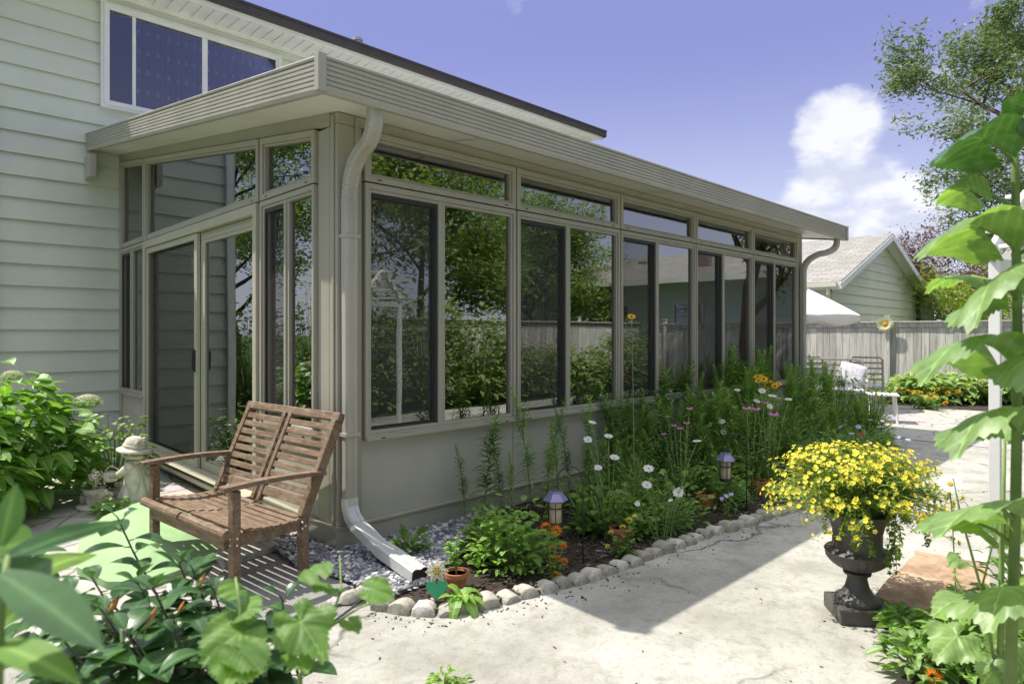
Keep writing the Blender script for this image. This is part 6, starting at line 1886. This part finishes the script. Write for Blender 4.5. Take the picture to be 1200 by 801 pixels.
for (px, py, d, qx, qy, qd, L, lob, dep, nn) in [
        (352, 728, 1.12, 400, 790, 1.05, .20, 5, .26, (-.3, -.7, .9)), (385, 688, 1.25, 345, 690, 1.15, .13, 3, .2, (-.2, -.4, 1)), (372, 672, 1.22, 350, 648, 1.3, .11, 1, 0, (-.3, -.8, .6)),
        (436, 690, 1.2, 478, 700, 1.2, .105, 1, 0, (0, -.9, .7)), (410, 728, 1.22, 440, 760, 1.15, .085, 3, .2, (0, -.8, .8)),
        (282, 740, 1.05, 190, 800, .95, .17, 1, 0, (-.2, -.6, .9)), (285, 715, 1.08, 350, 700, 1.05, .10, 1, 0, (-.1, -.7, .8)), (282, 762, 1.0, 330, 800, .95, .13, 1, 0, (.1, -.6, .9)),
        (276, 690, 1.1, 235, 700, 1.05, .085, 1, 0, (-.2, -.6, .8)), (285, 770, 1.0, 240, 820, .9, .15, 1, 0, (0, -.5, 1)), (350, 770, 1.1, 375, 812, 1.0, .11, 3, .2, (0, -.7, .8))]:
    o_ = rel2(px, py, d); e_ = rel2(qx, qy, qd); vleaf(t, o_, e_ - o_, L * .50, .25, lobes=lob, depth=dep, n=(nn[0], nn[1] * .75, nn[2] + .15))

# ================================================================ FOREGROUND: SUNFLOWER STALKS AT THE RIGHT
sb = at(1186, 800, 1.62); sb.z = 0
t = thing('sunflower_plant', 'tall sunflower stalk with large drooping leaves at the right edge', 'plant', sb)
def rs(px, py, d=1.62): return at(px, py, d) - sb
mb = MB()
mb.tube([Vector((0, 0, 0)), rs(1184, 800, 1.62), rs(1190, 600, 1.62), rs(1193, 420, 1.62), rs(1191, 300, 1.62), rs(1190, 200, 1.62), rs(1189, 150, 1.6)], [.013, .013, .012, .011, .010, .009, .006], 9)
mb.build('stalk', M['stem'], t, smooth=True)
LEFT_ = Vector((-math.sin(YAW), math.cos(YAW), 0)); TOW_ = Vector((-math.cos(YAW), -math.sin(YAW), 0))
def sleaf(py, az, L, droop, rise=.25, roll=0.0, leafm='l_sun', wide=1.0, out=.10):
    m0 = rs(1191, py); d = LEFT_ * math.cos(R(az)) + TOW_ * math.sin(R(az))
    o_ = m0 + d * out + Vector((0, 0, out * .55))
    m_ = MB(); m_.tube([m0, m0 + d * out * .45 + Vector((0, 0, out * .35)), o_], [.0055, .0045, .0035], 6)
    pe = m_.build('leaf_stalk', M['stem'], t, smooth=True)
    sdv = d.cross(Vector((0, 0, 1)))
    b = MB(); b.lobed(o_, d + Vector((0, 0, rise)), Vector((0, 0, 1)) + sdv * roll - d * .1, L * (.74 if py < 560 else .66), 1, 0, droop, 0, wide, .028, -.10)
    return b.build('leaf', M[leafm], t, smooth=True)
for args in [(192, 12, .23, .9, .25, .5, 'l_dark'), (245, -20, .14, .9, .5, .6), (292, 5, .27, 1.05, .3, .45), (352, 35, .27, 1.2, .1, .8), (345, -60, .2, .8), (425, 8, .29, 1.25, .35, .35), (440, 60, .2, 1.2, .1, .3),
             (505, 25, .25, 1.2, .2, .5), (612, 20, .33, .7, .15, .55), (640, -30, .24, .9), (700, 40, .25, .9, .1, .4), (730, -5, .2, .9), (300, 170, .25, 1.0), (400, 150, .27, 1.0), (520, 190, .27, 1.0), (600, 160, .27, 1.0), (225, 140, .2, .9), (165, 60, .10, .4, .9, 0, 'l_dark'), (160, 200, .10, .4, .9, 0, 'l_dark')]:
    sleaf(*args)
sb2 = at(1172, 800, 1.95); sb2.z = 0
t2 = thing('sunflower_plant', 'shorter green stalk with broad leaves just left of the tall sunflower', 'plant', sb2, 0)
def rs2(px, py, d=1.95): return at(px, py, d) - sb2
mb = MB(); mb.tube([Vector((0, 0, 0)), rs2(1172, 780), rs2(1174, 640), rs2(1178, 500)], [.010, .009, .007, .004], 8)
mb.tube([rs2(1170, 800), rs2(1150, 690), rs2(1125, 600), rs2(1117, 560)], [.005, .004, .003, .002], 6); mb.tube([rs2(1150, 690), rs2(1165, 630), rs2(1168, 600)], [.003, .0025, .002], 6)
mb.build('stalk', M['stem'], t2, smooth=True)
for (o, e, L, nn, lob, dep) in [((1122, 745), (1085, 770), .155, (-.1, -.6, .9), 5, .18), ((1128, 690), (1110, 650), .09, (0, -.8, .6), 3, .25), ((1124, 655), (1100, 662), .075, (0, -.7, .8), 3, .25), ((1165, 700), (1150, 660), .10, (0, -.8, .6), 1, 0), ((1172, 730), (1200, 700), .13, (0, -.7, .8), 1, 0), ((1178, 620), (1195, 585), .11, (0, -.7, .8), 1, 0), ((1170, 780), (1140, 800), .12, (0, -.6, .9), 3, .1), ((1178, 690), (1210, 660), .12, (0, -.7, .8), 1, 0), ((1185, 760), (1175, 800), .14, (0, -.6, .9), 3, .1)]:
    o_ = rs2(*o); e_ = rs2(*e, 1.9); b = MB(); b.lobed(o_, e_ - o_, (nn[0], nn[1] * .7, nn[2] + .2), L * .85, lob, dep, .4, 0, 1.0, .05, -.05); b.build('leaf', M['l_sun'], t2, smooth=True)
    b = MB(); s_ = rs2(1172, min(790, o[1] + 25)); b.tube([s_, (s_ + o_) / 2, o_], .0022, 5); b.build('leaf_stalk', M['stem'], t2)
# daisy facing the sun next to the urn flowers
p = G(1120, 770)
t = flowers_at('white_daisy', 'large white drooping daisy right of the yellow urn flowers', (1125, 775), [(1113, 567, .0, .05)], 'daisy', L=.08, w=.02, leafn=8, seed=231)
flowers_at('marigolds', 'orange marigold at the bottom edge below the sunflower leaves', (1100, 815), [(1094, 793, 0, .034), (1170, 725, .1, .03)], 'orange', L=.09, w=.03, leafn=16, seed=232)
for i, (px, py, r, h, lm, lab) in enumerate([(1075, 792, .14, .16, 'l_sun', 'low leafy plant at the bottom edge left of the orange marigold'), (1125, 790, .18, .22, 'l_light', 'low leafy plant behind the orange marigold'), (1175, 775, .22, .30, 'l_mid', 'leafy undergrowth around the sunflower stalks'), (1060, 745, .10, .10, 'l_light', 'small plant at the foot of the urn'), (1210, 740, .25, .5, 'l_mid', 'leafy plant at the right edge beside the arbor post')]):
    low(px, py, r, h, lm, 110 + 60 * (i in (2, 4)), .085, .045, lab, heart, seed=500 + i, k=5, up=.5)
sheet('side_bed', [(G(1030, 812).x, G(1030, 812).y), (G(1300, 830).x, G(1300, 830).y - .8), (3.6, -4.2), (2.6, -3.35), (G(1165, 722).x, G(1165, 722).y)], .008, M['soil'])
